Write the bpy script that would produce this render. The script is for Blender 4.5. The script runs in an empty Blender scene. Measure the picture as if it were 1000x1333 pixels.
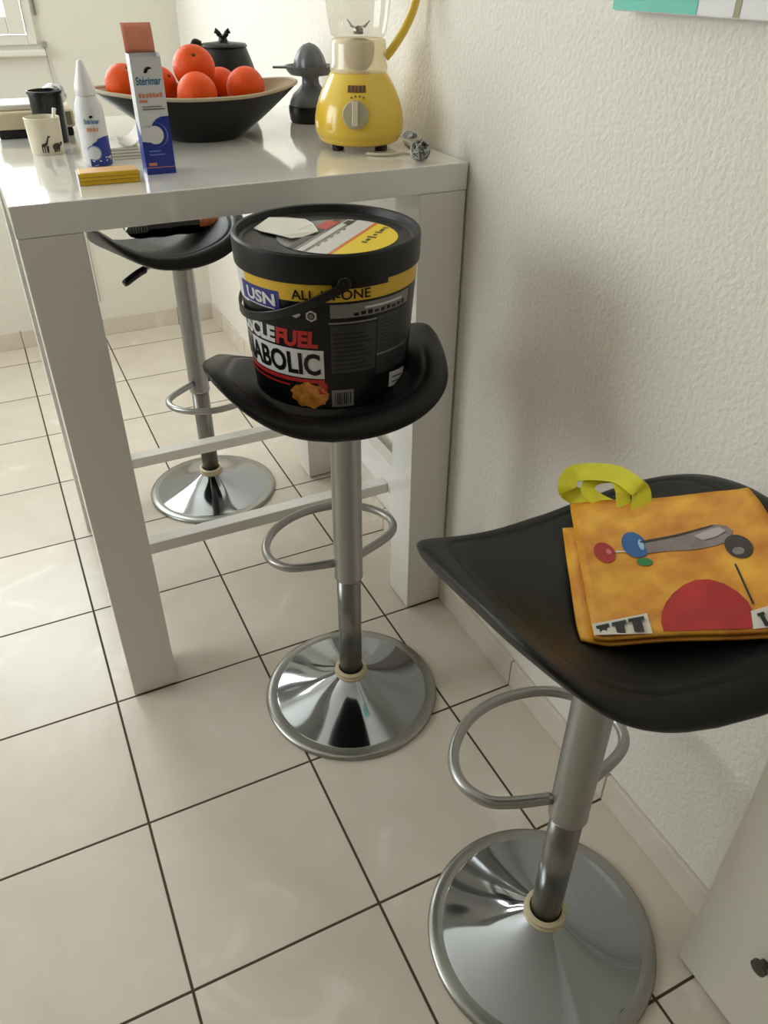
import bpy, bmesh, math, random
from mathutils import Vector, Matrix

random.seed(7)
S = bpy.context.scene
COL = S.collection
PI = math.pi
T = 0.333            # floor tile pitch
WALLG = 2.4967       # right wall, in tiles from the first grout line
YB = 2.841           # back wall
H = 1.061            # table height
CEIL = 2.5

# ------------------------------------------------------------------ camera
yaw, pitch, roll, FPX = 0.4541, 0.6130, 0.0081, 1015.8
cy_, sy_ = math.cos(yaw), math.sin(yaw)
cp_, sp_ = math.cos(pitch), math.sin(pitch)
fw = Vector((sy_ * cp_, cy_ * cp_, -sp_))
rt0 = Vector((cy_, -sy_, 0))
up0 = rt0.cross(fw)
rt = math.cos(roll) * rt0 + math.sin(roll) * up0
up = -math.sin(roll) * rt0 + math.cos(roll) * up0
cam_data = bpy.data.cameras.new('camera')
cam = bpy.data.objects.new('camera', cam_data)
COL.objects.link(cam)
M = Matrix.Identity(4)
for i in range(3):
    M[i][0], M[i][1], M[i][2] = rt[i], up[i], -fw[i]
M[0][3], M[1][3], M[2][3] = -0.8161, -0.6574, 1.3590
cam.matrix_world = M
cam_data.sensor_fit = 'HORIZONTAL'
cam_data.sensor_width = 36.0
cam_data.lens = FPX * 36.0 / 1000.0
cam_data.clip_start = 0.02
S.camera = cam

# ------------------------------------------------------------------ world, light, exposure
W = bpy.data.worlds.new('sky')
S.world = W
W.use_nodes = True
bg = W.node_tree.nodes['Background']
bg.inputs['Color'].default_value = (0.80, 0.90, 1.0, 1)
bg.inputs['Strength'].default_value = 2.0


def area(name, loc, rot, sx, sz, power, color):
    l = bpy.data.lights.new(name, 'AREA')
    l.shape = 'RECTANGLE'
    l.size, l.size_y = sx, sz
    l.energy = power
    l.color = color
    o = bpy.data.objects.new(name, l)
    o.location = loc
    o.rotation_euler = rot
    COL.objects.link(o)
    return o


# daylight entering by the windows of the back wall and of the left wall
area('daylight_back_window', (-1.07, YB + 0.14, 1.69), (-PI / 2, 0, 0), 1.12, 1.20, 42, (0.95, 0.98, 1.0))
area('daylight_left_window', (-3.16, 1.575, 1.6), (0, -PI / 2, 0), 1.35, 1.7, 56, (0.97, 0.98, 1.0))
S.view_settings.view_transform = 'Standard'
S.view_settings.look = 'None'
S.view_settings.gamma = 1.0
S.view_settings.use_curve_mapping = False
S.view_settings.exposure = 0.10
try:
    S.cycles.use_denoising = True
    S.cycles.max_bounces = 14
    S.cycles.diffuse_bounces = 8
    S.cycles.glossy_bounces = 6
    S.cycles.transparent_max_bounces = 16
    S.cycles.sample_clamp_indirect = 6.0
except Exception:
    pass


# ------------------------------------------------------------------ materials
def lin(c):
    return tuple((v / 255 / 12.92) if v / 255 <= 0.04045 else ((v / 255 + 0.055) / 1.055) ** 2.4 for v in c)


def mat(name, c, rough=0.5, metal=0.0, var=0.0, vscale=8.0, bump=0.0, bscale=60.0, coat=0.0, spec=0.5, rvar=0.0):
    m = bpy.data.materials.new(name)
    m.use_nodes = True
    nt = m.node_tree
    b = nt.nodes['Principled BSDF']
    col = lin(c)
    b.inputs['Base Color'].default_value = (*col, 1)
    b.inputs['Roughness'].default_value = rough
    b.inputs['Metallic'].default_value = metal
    b.inputs['Specular IOR Level'].default_value = spec
    b.inputs['Coat Weight'].default_value = coat
    b.inputs['Coat Roughness'].default_value = 0.05
    tc = nt.nodes.new('ShaderNodeTexCoord')
    if var > 0 or rvar > 0:
        n = nt.nodes.new('ShaderNodeTexNoise')
        n.inputs['Scale'].default_value = vscale
        n.inputs['Detail'].default_value = 4
        nt.links.new(tc.outputs['Object'], n.inputs['Vector'])
        if var > 0:
            r = nt.nodes.new('ShaderNodeValToRGB')
            r.color_ramp.elements[0].position = 0.3
            r.color_ramp.elements[1].position = 0.7
            r.color_ramp.elements[0].color = (*[v * (1 - var) for v in col], 1)
            r.color_ramp.elements[1].color = (*[min(1, v * (1 + var)) for v in col], 1)
            nt.links.new(n.outputs['Fac'], r.inputs['Fac'])
            nt.links.new(r.outputs['Color'], b.inputs['Base Color'])
        if rvar > 0:
            mr = nt.nodes.new('ShaderNodeMapRange')
            mr.inputs['To Min'].default_value = max(0.02, rough - rvar)
            mr.inputs['To Max'].default_value = rough + rvar
            nt.links.new(n.outputs['Fac'], mr.inputs['Value'])
            nt.links.new(mr.outputs['Result'], b.inputs['Roughness'])
    if bump > 0:
        n2 = nt.nodes.new('ShaderNodeTexNoise')
        n2.inputs['Scale'].default_value = bscale
        n2.inputs['Detail'].default_value = 5
        nt.links.new(tc.outputs['Object'], n2.inputs['Vector'])
        bp = nt.nodes.new('ShaderNodeBump')
        bp.inputs['Strength'].default_value = bump
        bp.inputs['Distance'].default_value = 0.01
        nt.links.new(n2.outputs['Fac'], bp.inputs['Height'])
        nt.links.new(bp.outputs['Normal'], b.inputs['Normal'])
    return m


def clear_mat(name, tint, gloss=0.08, rough=0.05, milk=0.0):
    m = bpy.data.materials.new(name)
    m.use_nodes = True
    nt = m.node_tree
    for n in list(nt.nodes):
        nt.nodes.remove(n)
    out = nt.nodes.new('ShaderNodeOutputMaterial')
    tr = nt.nodes.new('ShaderNodeBsdfTransparent')
    tr.inputs['Color'].default_value = (*lin(tint), 1)
    gl = nt.nodes.new('ShaderNodeBsdfGlossy')
    gl.inputs['Roughness'].default_value = rough
    lw = nt.nodes.new('ShaderNodeLayerWeight')
    lw.inputs['Blend'].default_value = 0.25
    ml = nt.nodes.new('ShaderNodeMath'); ml.operation = 'MULTIPLY_ADD'
    ml.inputs[1].default_value = gloss * 3; ml.inputs[2].default_value = gloss
    nt.links.new(lw.outputs['Facing'], ml.inputs[0])
    mx = nt.nodes.new('ShaderNodeMixShader')
    nt.links.new(ml.outputs[0], mx.inputs['Fac'])
    src = tr
    if milk > 0:
        df = nt.nodes.new('ShaderNodeBsdfDiffuse')
        df.inputs['Color'].default_value = (*lin(tint), 1)
        mm = nt.nodes.new('ShaderNodeMixShader')
        mm.inputs['Fac'].default_value = milk
        nt.links.new(tr.outputs[0], mm.inputs[1])
        nt.links.new(df.outputs[0], mm.inputs[2])
        src = mm
    nt.links.new(src.outputs[0], mx.inputs[1])
    nt.links.new(gl.outputs[0], mx.inputs[2])
    nt.links.new(mx.outputs[0], out.inputs['Surface'])
    return m


def tile_mat(name, axes='XY', grout=(72, 58, 46)):
    """beige glazed tiles with dark grout, grid locked to the world (objects sit at the origin)"""
    m = bpy.data.materials.new(name)
    m.use_nodes = True
    nt = m.node_tree
    b = nt.nodes['Principled BSDF']
    tc = nt.nodes.new('ShaderNodeTexCoord')
    sep = nt.nodes.new('ShaderNodeSeparateXYZ')
    nt.links.new(tc.outputs['Object'], sep.inputs[0])

    def grid(sock, off):
        a = nt.nodes.new('ShaderNodeMath'); a.operation = 'ADD'; a.inputs[1].default_value = off + 50 * T
        nt.links.new(sock, a.inputs[0])
        d = nt.nodes.new('ShaderNodeMath'); d.operation = 'DIVIDE'; d.inputs[1].default_value = T
        nt.links.new(a.outputs[0], d.inputs[0])
        fl = nt.nodes.new('ShaderNodeMath'); fl.operation = 'FLOOR'
        nt.links.new(d.outputs[0], fl.inputs[0])
        fr = nt.nodes.new('ShaderNodeMath'); fr.operation = 'FRACT'
        nt.links.new(d.outputs[0], fr.inputs[0])
        s = nt.nodes.new('ShaderNodeMath'); s.operation = 'SUBTRACT'; s.inputs[1].default_value = 0.5
        nt.links.new(fr.outputs[0], s.inputs[0])
        ab = nt.nodes.new('ShaderNodeMath'); ab.operation = 'ABSOLUTE'
        nt.links.new(s.outputs[0], ab.inputs[0])
        return fl.outputs[0], ab.outputs[0]
    fx, ax = grid(sep.outputs['X'], WALLG * T)
    fy, ay = grid(sep.outputs['Y'], 0.0)
    if axes == 'XY':
        mxn = nt.nodes.new('ShaderNodeMath'); mxn.operation = 'MAXIMUM'
        nt.links.new(ax, mxn.inputs[0]); nt.links.new(ay, mxn.inputs[1])
        edge = mxn.outputs[0]
    else:
        edge = ax if axes == 'X' else ay
    mr = nt.nodes.new('ShaderNodeMapRange')
    mr.inputs['From Min'].default_value = 0.5 - 0.0085
    mr.inputs['From Max'].default_value = 0.5 - 0.0060
    nt.links.new(edge, mr.inputs['Value'])
    cmb = nt.nodes.new('ShaderNodeCombineXYZ')
    nt.links.new(fx, cmb.inputs[0]); nt.links.new(fy, cmb.inputs[1])
    wn = nt.nodes.new('ShaderNodeTexWhiteNoise')
    nt.links.new(cmb.outputs[0], wn.inputs['Vector'])
    # veining, shifted tile by tile
    sc = nt.nodes.new('ShaderNodeVectorMath'); sc.operation = 'MULTIPLY_ADD'
    sc.inputs[1].default_value = (7.3, 7.3, 7.3)
    nt.links.new(wn.outputs['Color'], sc.inputs[0])
    nt.links.new(tc.outputs['Object'], sc.inputs[2])
    n1 = nt.nodes.new('ShaderNodeTexNoise')
    n1.inputs['Scale'].default_value = 5.0
    n1.inputs['Detail'].default_value = 6
    n1.inputs['Distortion'].default_value = 1.4
    nt.links.new(sc.outputs[0], n1.inputs['Vector'])
    rp = nt.nodes.new('ShaderNodeValToRGB')
    e = rp.color_ramp.elements
    e[0].position = 0.25; e[0].color = (*lin((203, 192, 178)), 1)
    e[1].position = 0.62; e[1].color = (*lin((211, 201, 189)), 1)
    v = rp.color_ramp.elements.new(0.72); v.color = (*lin((222, 214, 204)), 1)
    nt.links.new(n1.outputs['Fac'], rp.inputs['Fac'])
    hv = nt.nodes.new('ShaderNodeHueSaturation')
    mv = nt.nodes.new('ShaderNodeMapRange')
    mv.inputs['To Min'].default_value = 0.965; mv.inputs['To Max'].default_value = 1.03
    nt.links.new(wn.outputs['Value'], mv.inputs['Value'])
    nt.links.new(mv.outputs['Result'], hv.inputs['Value'])
    nt.links.new(rp.outputs['Color'], hv.inputs['Color'])
    mix = nt.nodes.new('ShaderNodeMix'); mix.data_type = 'RGBA'
    nt.links.new(mr.outputs['Result'], mix.inputs['Factor'])
    nt.links.new(hv.outputs['Color'], mix.inputs['A'])
    mix.inputs['B'].default_value = (*lin(grout), 1)
    nt.links.new(mix.outputs['Result'], b.inputs['Base Color'])
    rr = nt.nodes.new('ShaderNodeMapRange')
    rr.inputs['To Min'].default_value = 0.30; rr.inputs['To Max'].default_value = 0.9
    nt.links.new(mr.outputs['Result'], rr.inputs['Value'])
    nt.links.new(rr.outputs['Result'], b.inputs['Roughness'])
    b.inputs['Specular IOR Level'].default_value = 0.45
    n3 = nt.nodes.new('ShaderNodeTexNoise'); n3.inputs['Scale'].default_value = 14
    nt.links.new(tc.outputs['Object'], n3.inputs['Vector'])
    bp = nt.nodes.new('ShaderNodeBump'); bp.inputs['Strength'].default_value = 0.06; bp.inputs['Distance'].default_value = 0.01
    nt.links.new(n3.outputs['Fac'], bp.inputs['Height'])
    bp2 = nt.nodes.new('ShaderNodeBump'); bp2.invert = True
    bp2.inputs['Strength'].default_value = 0.4; bp2.inputs['Distance'].default_value = 0.002
    nt.links.new(mr.outputs['Result'], bp2.inputs['Height'])
    nt.links.new(bp.outputs['Normal'], bp2.inputs['Normal'])
    nt.links.new(bp2.outputs['Normal'], b.inputs['Normal'])
    return m


MW = mat('roughcast_white', (223, 218, 210), 0.9, bump=0.32, bscale=120, spec=0.2)
MWB = mat('plaster_back', (222, 219, 208), 0.9, bump=0.1, bscale=60, spec=0.2)
MDIM = mat('dimmed_unseen_wall', (186, 181, 174), 0.9)  # unseen front and left walls, colour darkened to cut bounce light
MCEIL = mat('ceiling_paint', (238, 236, 230), 0.9)
MTILE = tile_mat('floor_tiles')
MBASER = tile_mat('skirting_tiles_right', 'Y', (150, 132, 112))
MBASEB = tile_mat('skirting_tiles_back', 'X', (150, 132, 112))
MGLOSSW = mat('white_lacquer', (228, 226, 222), 0.09, coat=0.6)
MLEG = mat('white_lacquer_leg', (222, 219, 214), 0.25, coat=0.2)
MFRAME = mat('window_frame_white', (226, 224, 214), 0.35)
MGLASS = clear_mat('window_glass', (250, 252, 250), 0.06)
MCHROME = mat('polished_chrome', (164, 168, 173), 0.07, 1.0, rvar=0.03, vscale=20)
MSTEEL = mat('satin_steel', (164, 163, 160), 0.34, 0.9, rvar=0.05, vscale=30)
MTUBE = mat('satin_steel_dark', (136, 136, 133), 0.3, 0.9)
MRIM = mat('dull_chrome_rim', (160, 160, 156), 0.3, 1.0)
MCOLLAR = mat('yellowed_plastic', (206, 190, 158), 0.4)
MLEATHER = mat('black_faux_leather', (12, 12, 12), 0.42, bump=0.12, bscale=420, spec=0.34)
MBLACK = mat('black_plastic', (13, 13, 14), 0.35, spec=0.4)
MBLACKM = mat('black_matt', (14, 14, 15), 0.6)
MYEL = mat('yellow_plastic', (226, 190, 62), 0.22, coat=0.3)
MCREAM = mat('cream_plastic', (222, 208, 176), 0.4)
MWHITE = mat('white_paint', (232, 230, 224), 0.45)
MPAPER = mat('paper_white', (220, 216, 206), 0.7)
MGREY = mat('grey_plastic', (92, 94, 97), 0.35)


# ------------------------------------------------------------------ mesh builder
class MB:
    def __init__(self):
        self.v, self.f, self.m, self.s = [], [], [], []

    def add(self, verts, faces, mi=0, sm=False):
        o = len(self.v)
        self.v += [tuple(p) for p in verts]
        for q in faces:
            self.f.append([i + o for i in q]); self.m.append(mi); self.s.append(sm)

    def box(self, lo, hi, mi=0):
        x0, y0, z0 = lo; x1, y1, z1 = hi
        self.add([(x0, y0, z0), (x1, y0, z0), (x1, y1, z0), (x0, y1, z0), (x0, y0, z1), (x1, y0, z1), (x1, y1, z1), (x0, y1, z1)],
                 [(0, 3, 2, 1), (4, 5, 6, 7), (0, 1, 5, 4), (1, 2, 6, 5), (2, 3, 7, 6), (3, 0, 4, 7)], mi)

    def rbox(self, c, size, ang=0.0, mi=0):
        """box turned about z by ang; c = centre"""
        co, si = math.cos(ang), math.sin(ang)
        vs = []
        for dz in (-1, 1):
            for dx, dy in ((-1, -1), (1, -1), (1, 1), (-1, 1)):
                x, y = dx * size[0] / 2, dy * size[1] / 2
                vs.append((c[0] + x * co - y * si, c[1] + x * si + y * co, c[2] + dz * size[2] / 2))
        self.add(vs, [(0, 3, 2, 1), (4, 5, 6, 7), (0, 1, 5, 4), (1, 2, 6, 5), (2, 3, 7, 6), (3, 0, 4, 7)], mi)

    def lathe(self, prof, n=64, c=(0, 0, 0), mi=0, ax=None, sx=1.0, sy=1.0, cap=True):
        """prof: (radius, height) pairs; ax = 3x3 matrix for another axis"""
        vs, fs = [], []
        for r, z in prof:
            for k in range(n):
                a = 2 * PI * k / n
                p = Vector((r * math.cos(a) * sx, r * math.sin(a) * sy, z))
                if ax is not None:
                    p = ax @ p
                vs.append((p.x + c[0], p.y + c[1], p.z + c[2]))
        m = len(prof)
        for i in range(m - 1):
            for k in range(n):
                k2 = (k + 1) % n
                fs.append((i * n + k, i * n + k2, (i + 1) * n + k2, (i + 1) * n + k))
        self.add(vs, fs, mi, True)
        if cap:
            o = len(self.v) - m * n
            if prof[0][0] > 1e-6:
                self.f.append([o + k for k in range(n)][::-1]); self.m.append(mi); self.s.append(False)
            if prof[-1][0] > 1e-6:
                self.f.append([o + (m - 1) * n + k for k in range(n)]); self.m.append(mi); self.s.append(False)

    def tube(self, pts, r, n=12, mi=0, closed=False, cap=True):
        pts = [Vector(p) for p in pts]
        N = len(pts)
        rs = r if isinstance(r, (list, tuple)) else [r] * N
        tang = []
        for i in range(N):
            a = pts[(i - 1) % N] if closed or i > 0 else pts[i]
            b = pts[(i + 1) % N] if closed or i < N - 1 else pts[i]
            tang.append((b - a).normalized())
        ref = Vector((0, 0, 1)) if abs(tang[0].z) < 0.9 else Vector((1, 0, 0))
        nrm = (ref - tang[0] * ref.dot(tang[0])).normalized()
        vs, fs = [], []
        for i in range(N):
            t = tang[i]
            nrm = (nrm - t * nrm.dot(t)).normalized()
            bi = t.cross(nrm)
            for k in range(n):
                a = 2 * PI * k / n
                vs.append(pts[i] + (nrm * math.cos(a) + bi * math.sin(a)) * rs[i])
        last = N if closed else N - 1
        for i in range(last):
            j = (i + 1) % N
            for k in range(n):
                k2 = (k + 1) % n
                fs.append((i * n + k, i * n + k2, j * n + k2, j * n + k))
        o = len(self.v)
        self.add(vs, fs, mi, True)
        if cap and not closed:
            self.f.append([o + k for k in range(n)][::-1]); self.m.append(mi); self.s.append(False)
            self.f.append([o + (N - 1) * n + k for k in range(n)]); self.m.append(mi); self.s.append(False)

    def grid(self, fn, nu, nv, mi=0, sm=True):
        vs = [fn(i / nu, j / nv) for j in range(nv + 1) for i in range(nu + 1)]
        fs = [(j * (nu + 1) + i, j * (nu + 1) + i + 1, (j + 1) * (nu + 1) + i + 1, (j + 1) * (nu + 1) + i) for j in range(nv) for i in range(nu)]
        self.add(vs, fs, mi, sm)

    def sheet(self, fn, nu, nv, th, mi=0, sm=True):
        """a sheet with thickness th below the surface fn(s,t)"""
        top = [Vector(fn(i / nu, j / nv)) for j in range(nv + 1) for i in range(nu + 1)]
        w = nu + 1
        bot = []
        for j in range(nv + 1):
            for i in range(w):
                a = top[j * w + min(i + 1, nu)] - top[j * w + max(i - 1, 0)]
                b = top[min(j + 1, nv) * w + i] - top[max(j - 1, 0) * w + i]
                bot.append(top[j * w + i] - a.cross(b).normalized() * th)
        K = len(top)
        fs = []
        for j in range(nv):
            for i in range(nu):
                q = (j * w + i, j * w + i + 1, (j + 1) * w + i + 1, (j + 1) * w + i)
                fs.append(q)
                fs.append(tuple(K + x for x in q[::-1]))
        ring = [i for i in range(w)] + [j * w + nu for j in range(1, nv + 1)] + [nv * w + i for i in range(nu - 1, -1, -1)] + [j * w for j in range(nv - 1, 0, -1)]
        for a, b in zip(ring, ring[1:] + ring[:1]):
            fs.append((b, a, K + a, K + b))
        self.add(top + bot, fs, mi, sm)

    def build(self, name, mats, parent=None, loc=(0, 0, 0), bevel=0.0, segs=2, rotz=0.0, auto=None):
        me = bpy.data.meshes.new(name)
        me.from_pydata(self.v, [], self.f)
        me.update()
        for mm in (mats if isinstance(mats, (list, tuple)) else [mats]):
            me.materials.append(mm)
        for p, mi, sm in zip(me.polygons, self.m, self.s):
            p.material_index = mi
            p.use_smooth = sm
        bm = bmesh.new(); bm.from_mesh(me)
        bmesh.ops.recalc_face_normals(bm, faces=bm.faces)
        if auto:
            for ed in bm.edges:
                if len(ed.link_faces) == 2 and ed.calc_face_angle(0) > auto:
                    ed.smooth = False
        bm.to_mesh(me); bm.free()
        o = bpy.data.objects.new(name, me)
        COL.objects.link(o)
        o.location = loc
        o.rotation_euler = (0, 0, rotz)
        if parent is not None:
            o.parent = parent
        if bevel > 0:
            md = o.modifiers.new('bevel', 'BEVEL')
            md.width = bevel; md.segments = segs; md.limit_method = 'ANGLE'; md.angle_limit = math.radians(40)
        return o


def thing(name, label, cat, loc=(0, 0, 0), rotz=0.0, group=None):
    o = bpy.data.objects.new(name, None)
    o.empty_display_size = 0.05
    COL.objects.link(o)
    o.location = loc
    o.rotation_euler = (0, 0, rotz)
    return tag(o, label, cat, group)


def tag(o, label, cat, group=None):
    o['label'] = label; o['category'] = cat
    if group:
        o['group'] = group
    return o


def struct(o):
    o['kind'] = 'structure'
    return o


def text_shape(s, size=1.0, bold=0.0, xs=1.0, maxedge=0.0):
    """the glyphs of s as (verts2d, faces); bounding box starts at 0,0"""
    cu = bpy.data.curves.new('glyphs', 'FONT')
    cu.body = s
    cu.size = 1.0
    cu.offset = bold
    cu.resolution_u = 3
    o = bpy.data.objects.new('glyphs', cu)
    COL.objects.link(o)
    dg = bpy.context.evaluated_depsgraph_get()
    me = bpy.data.meshes.new_from_object(o.evaluated_get(dg))
    bm = bmesh.new(); bm.from_mesh(me)
    bmesh.ops.triangulate(bm, faces=bm.faces)
    xs_ = [v.co.x for v in bm.verts]; ys_ = [v.co.y for v in bm.verts]
    x0, x1, y0, y1 = min(xs_), max(xs_), min(ys_), max(ys_)
    k = size / (y1 - y0)
    if maxedge > 0:
        for _ in range(3):
            ed = [e for e in bm.edges if e.calc_length() * k > maxedge]
            if not ed:
                break
            bmesh.ops.subdivide_edges(bm, edges=ed, cuts=1)
            bmesh.ops.triangulate(bm, faces=bm.faces)
    bm.verts.index_update()
    vs = [((v.co.x - x0) * k * xs, (v.co.y - y0) * k) for v in bm.verts]
    fs = [tuple(v.index for v in f.verts) for f in bm.faces]
    bm.free()
    bpy.data.objects.remove(o); bpy.data.curves.remove(cu); bpy.data.meshes.remove(me)
    return vs, fs, (x1 - x0) * k * xs


def catmull(P, n=8, closed=False):
    P = [Vector(p) for p in P]
    out = []
    N = len(P)
    rng = range(N) if closed else range(N - 1)
    for i in rng:
        p0 = P[(i - 1) % N] if closed or i > 0 else P[0] * 2 - P[1]
        p1, p2 = P[i], P[(i + 1) % N]
        p3 = P[(i + 2) % N] if closed or i + 2 < N else P[-1] * 2 - P[-2]
        for k in range(n):
            t = k / n
            out.append(0.5 * ((2 * p1) + (p2 - p0) * t + (2 * p0 - 5 * p1 + 4 * p2 - p3) * t * t + (3 * p1 - p0 - 3 * p2 + p3) * t ** 3))
    if not closed:
        out.append(P[-1])
    return out


# ================================================================== THE ROOM
XL, YF = -3.0, -3.6
m = MB(); m.box((XL - 0.1, YF - 0.1, -0.1), (0.1, YB + 0.1, 0)); struct(m.build('floor', MTILE))
m = MB(); m.box((XL - 0.1, YF - 0.1, CEIL), (0.1, YB + 0.1, CEIL + 0.1)); struct(m.build('ceiling', MCEIL))
m = MB(); m.box((0, YF, 0), (0.1, YB, CEIL)); struct(m.build('wall_right', MW))
m = MB(); m.box((XL, YF - 0.1, 0), (0, YF, CEIL)); struct(m.build('wall_front', MDIM))
# back wall with the window opening
WX0, WX1, WZ0, WZ1 = -1.62, -0.518, 1.11, 2.28
m = MB()
m.box((XL, YB, 0), (WX0, YB + 0.1, CEIL)); m.box((WX1, YB, 0), (0.0, YB + 0.1, CEIL))
m.box((WX0, YB, 0), (WX1, YB + 0.1, WZ0)); m.box((WX0, YB, WZ1), (WX1, YB + 0.1, CEIL))
struct(m.build('wall_back', MWB))
# left wall with its window opening
LY0, LY1, LZ0, LZ1 = 0.70, 2.45, 0.9, 2.3
m = MB()
m.box((XL - 0.1, YF, 0), (XL, LY0, CEIL)); m.box((XL - 0.1, LY1, 0), (XL, YB, CEIL))
m.box((XL - 0.1, LY0, 0), (XL, LY1, LZ0)); m.box((XL - 0.1, LY0, LZ1), (XL, LY1, CEIL))
struct(m.build('wall_left', MDIM))
# skirting tiles
BH = 0.075
m = MB(); m.box((-0.010, YF + 0.01, 0.0), (0.0, YB - 0.011, BH)); struct(m.build('baseboard_right', MBASER, bevel=0.002))
m = MB(); m.box((XL + 0.01, YB - 0.010, 0.0), (-0.0, YB, BH)); struct(m.build('baseboard_back', MBASEB, bevel=0.002))


def window(name, axis, a0, a1, z0, z1, wallpos, fr=0.03, sash=0.055):
    """frame, sash and pane; axis 'x' lies in the back wall, 'y' in the left wall"""
    root = bpy.data.objects.new(name, None); COL.objects.link(root); struct(root)

    def bx(mb, u0, u1, v0, v1, d0, d1):
        if axis == 'x':
            mb.box((u0, wallpos + d0, v0), (u1, wallpos + d1, v1))
        else:
            mb.box((wallpos - d1, u0, v0), (wallpos - d0, u1, v1))

    def ring(mb, u0, u1, v0, v1, w, d0, d1):
        bx(mb, u0, u0 + w, v0, v1, d0, d1); bx(mb, u1 - w, u1, v0, v1, d0, d1)
        bx(mb, u0 + w, u1 - w, v0, v0 + w, d0, d1); bx(mb, u0 + w, u1 - w, v1 - w, v1, d0, d1)
    mb = MB(); ring(mb, a0, a1, z0, z1, fr, -0.012, 0.09); mb.build('window_frame', MFRAME, root, bevel=0.003)
    mb = MB(); ring(mb, a0 + fr + 0.004, a1 - fr - 0.004, z0 + fr + 0.004, z1 - fr - 0.004, sash, -0.02, 0.05)
    mb.build('window_sash', MFRAME, root, bevel=0.004)
    g = fr + 0.004 + sash
    mb = MB(); bx(mb, a0 + g - 0.006, a1 - g + 0.006, z0 + g - 0.006, z1 - g + 0.006, 0.012, 0.018); mb.build('window_pane', MGLASS, root)
    return root


window('window_1', 'x', WX0, WX1, WZ0, WZ1, YB)
window('window_2', 'y', LY0, LY1, LZ0, LZ1, XL)
# narrow sill board under the back window
m = MB(); m.box((WX0 - 0.03, YB - 0.035, 1.076), (WX1 + 0.02, YB - 0.0005, 1.096)); struct(m.build('trim_1', MFRAME, bevel=0.004))

# ================================================================== BAR TABLE
TX0, TX1, TY0, TY1 = -0.793, -0.004, 0.664, 1.450
t = thing('bar_table', 'tall square white lacquered bar table with thick legs standing against the wall', 'table', ((TX0 + TX1) / 2, (TY0 + TY1) / 2, 0))
ox, oy = t.location.x, t.location.y
m = MB(); m.box((TX0 - ox, TY0 - oy, 1.013), (TX1 - ox, TY1 - oy, H)); m.build('tabletop', MGLOSSW, t, bevel=0.0018)
LW = 0.098
for lx in (TX0 + 0.001, TX1 - LW - 0.001):
    for ly in (TY0 + 0.001, TY1 - LW - 0.001):
        m = MB(); m.box((lx - ox, ly - oy, 0.004), (lx + LW - ox, ly + LW - oy, 1.0125))
        lg = m.build('leg', MLEG, t, bevel=0.0018)
        m = MB(); m.box((lx + 0.006 - ox, ly + 0.006 - oy, 0.0), (lx + LW - 0.006 - ox, ly + LW - 0.006 - oy, 0.004)); m.build('foot_pad', MBLACKM, lg)
for lx in (TX0 + LW / 2, TX1 - LW / 2):
    m = MB(); m.box((lx - 0.016 - ox, TY0 + LW + 0.001 - oy, 0.238), (lx + 0.016 - ox, TY1 - LW - 0.001 - oy, 0.325)); m.build('side_rail', MLEG, t, bevel=0.0018)
for ly in (0.852, 1.246):
    m = MB(); m.box((TX0 + LW / 2 + 0.0165 - ox, ly - oy, 0.236), (TX1 - LW / 2 - 0.0165 - ox, ly + 0.034 - oy, 0.265)); m.build('footrest_bar', MLEG, t, bevel=0.0018)

# ================================================================== BAR STOOLS
SQ = dict(ox=-0.034, oy=-0.036, hu=0.186, hv=0.184, nf=6.5, nb=5.2)
SK = (0.042, -0.014, 0.089, 0.027, 0.011, -0.029, -0.031, -0.027, 0.0, -0.043)


def seat_rel(u, v):
    t_ = (u, v, u * u, u * v, v * v, u ** 3, u * u * v, u * v * v, v ** 3, u * u * v * v)
    return sum(a * b for a, b in zip(SK, t_))


def seat_mesh(mb, z0):
    q = SQ
    N = 256
    prof = [(0.0, 0), (0.2, 0), (0.4, 0), (0.6, 0), (0.72, 0), (0.78, 0.0008), (0.815, 0.0004), (0.828, -0.0022), (0.842, 0.0), (0.875, -0.0012), (0.91, -0.0040), (0.945, -0.0082), (0.972, -0.0130), (0.992, -0.0190), (1.0, -0.0245),
            (0.994, -0.0285), (0.975, -0.0310), (0.93, -0.0318), (0.85, -0.0310), (0.7, -0.029), (0.4, -0.028), (0.0, -0.028)]
    vs, fs = [], []
    for s, dz in prof:
        for k in range(N):
            a = 2 * PI * k / N
            co, si = math.cos(a), math.sin(a)
            n = q['nb'] if co > 0 else (q['nf'] if si > 0 else 4.3)
            u = math.copysign(abs(co) ** (2 / n), co) * s
            v = math.copysign(abs(si) ** (2 / n), si) * s
            vs.append((q['ox'] + q['hu'] * u, q['oy'] + q['hv'] * v, z0 + seat_rel(u, v) + dz * (1 - 0.55 * min(1.0, (abs(u * v) / 0.86) ** 4))))
    for i in range(len(prof) - 1):
        for k in range(N):
            k2 = (k + 1) % N
            fs.append((i * N + k, i * N + k2, (i + 1) * N + k2, (i + 1) * N + k))
    mb.add(vs, fs, 0, True)


def seat_world_z(x, y, c, th, z0):
    dx, dy = x - c[0], y - c[1]
    co, si = math.cos(th), math.sin(th)
    lx, ly = dx * co + dy * si, -dx * si + dy * co
    return z0 + seat_rel((lx - SQ['ox']) / SQ['hu'], (ly - SQ['oy']) / SQ['hv'])


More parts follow.
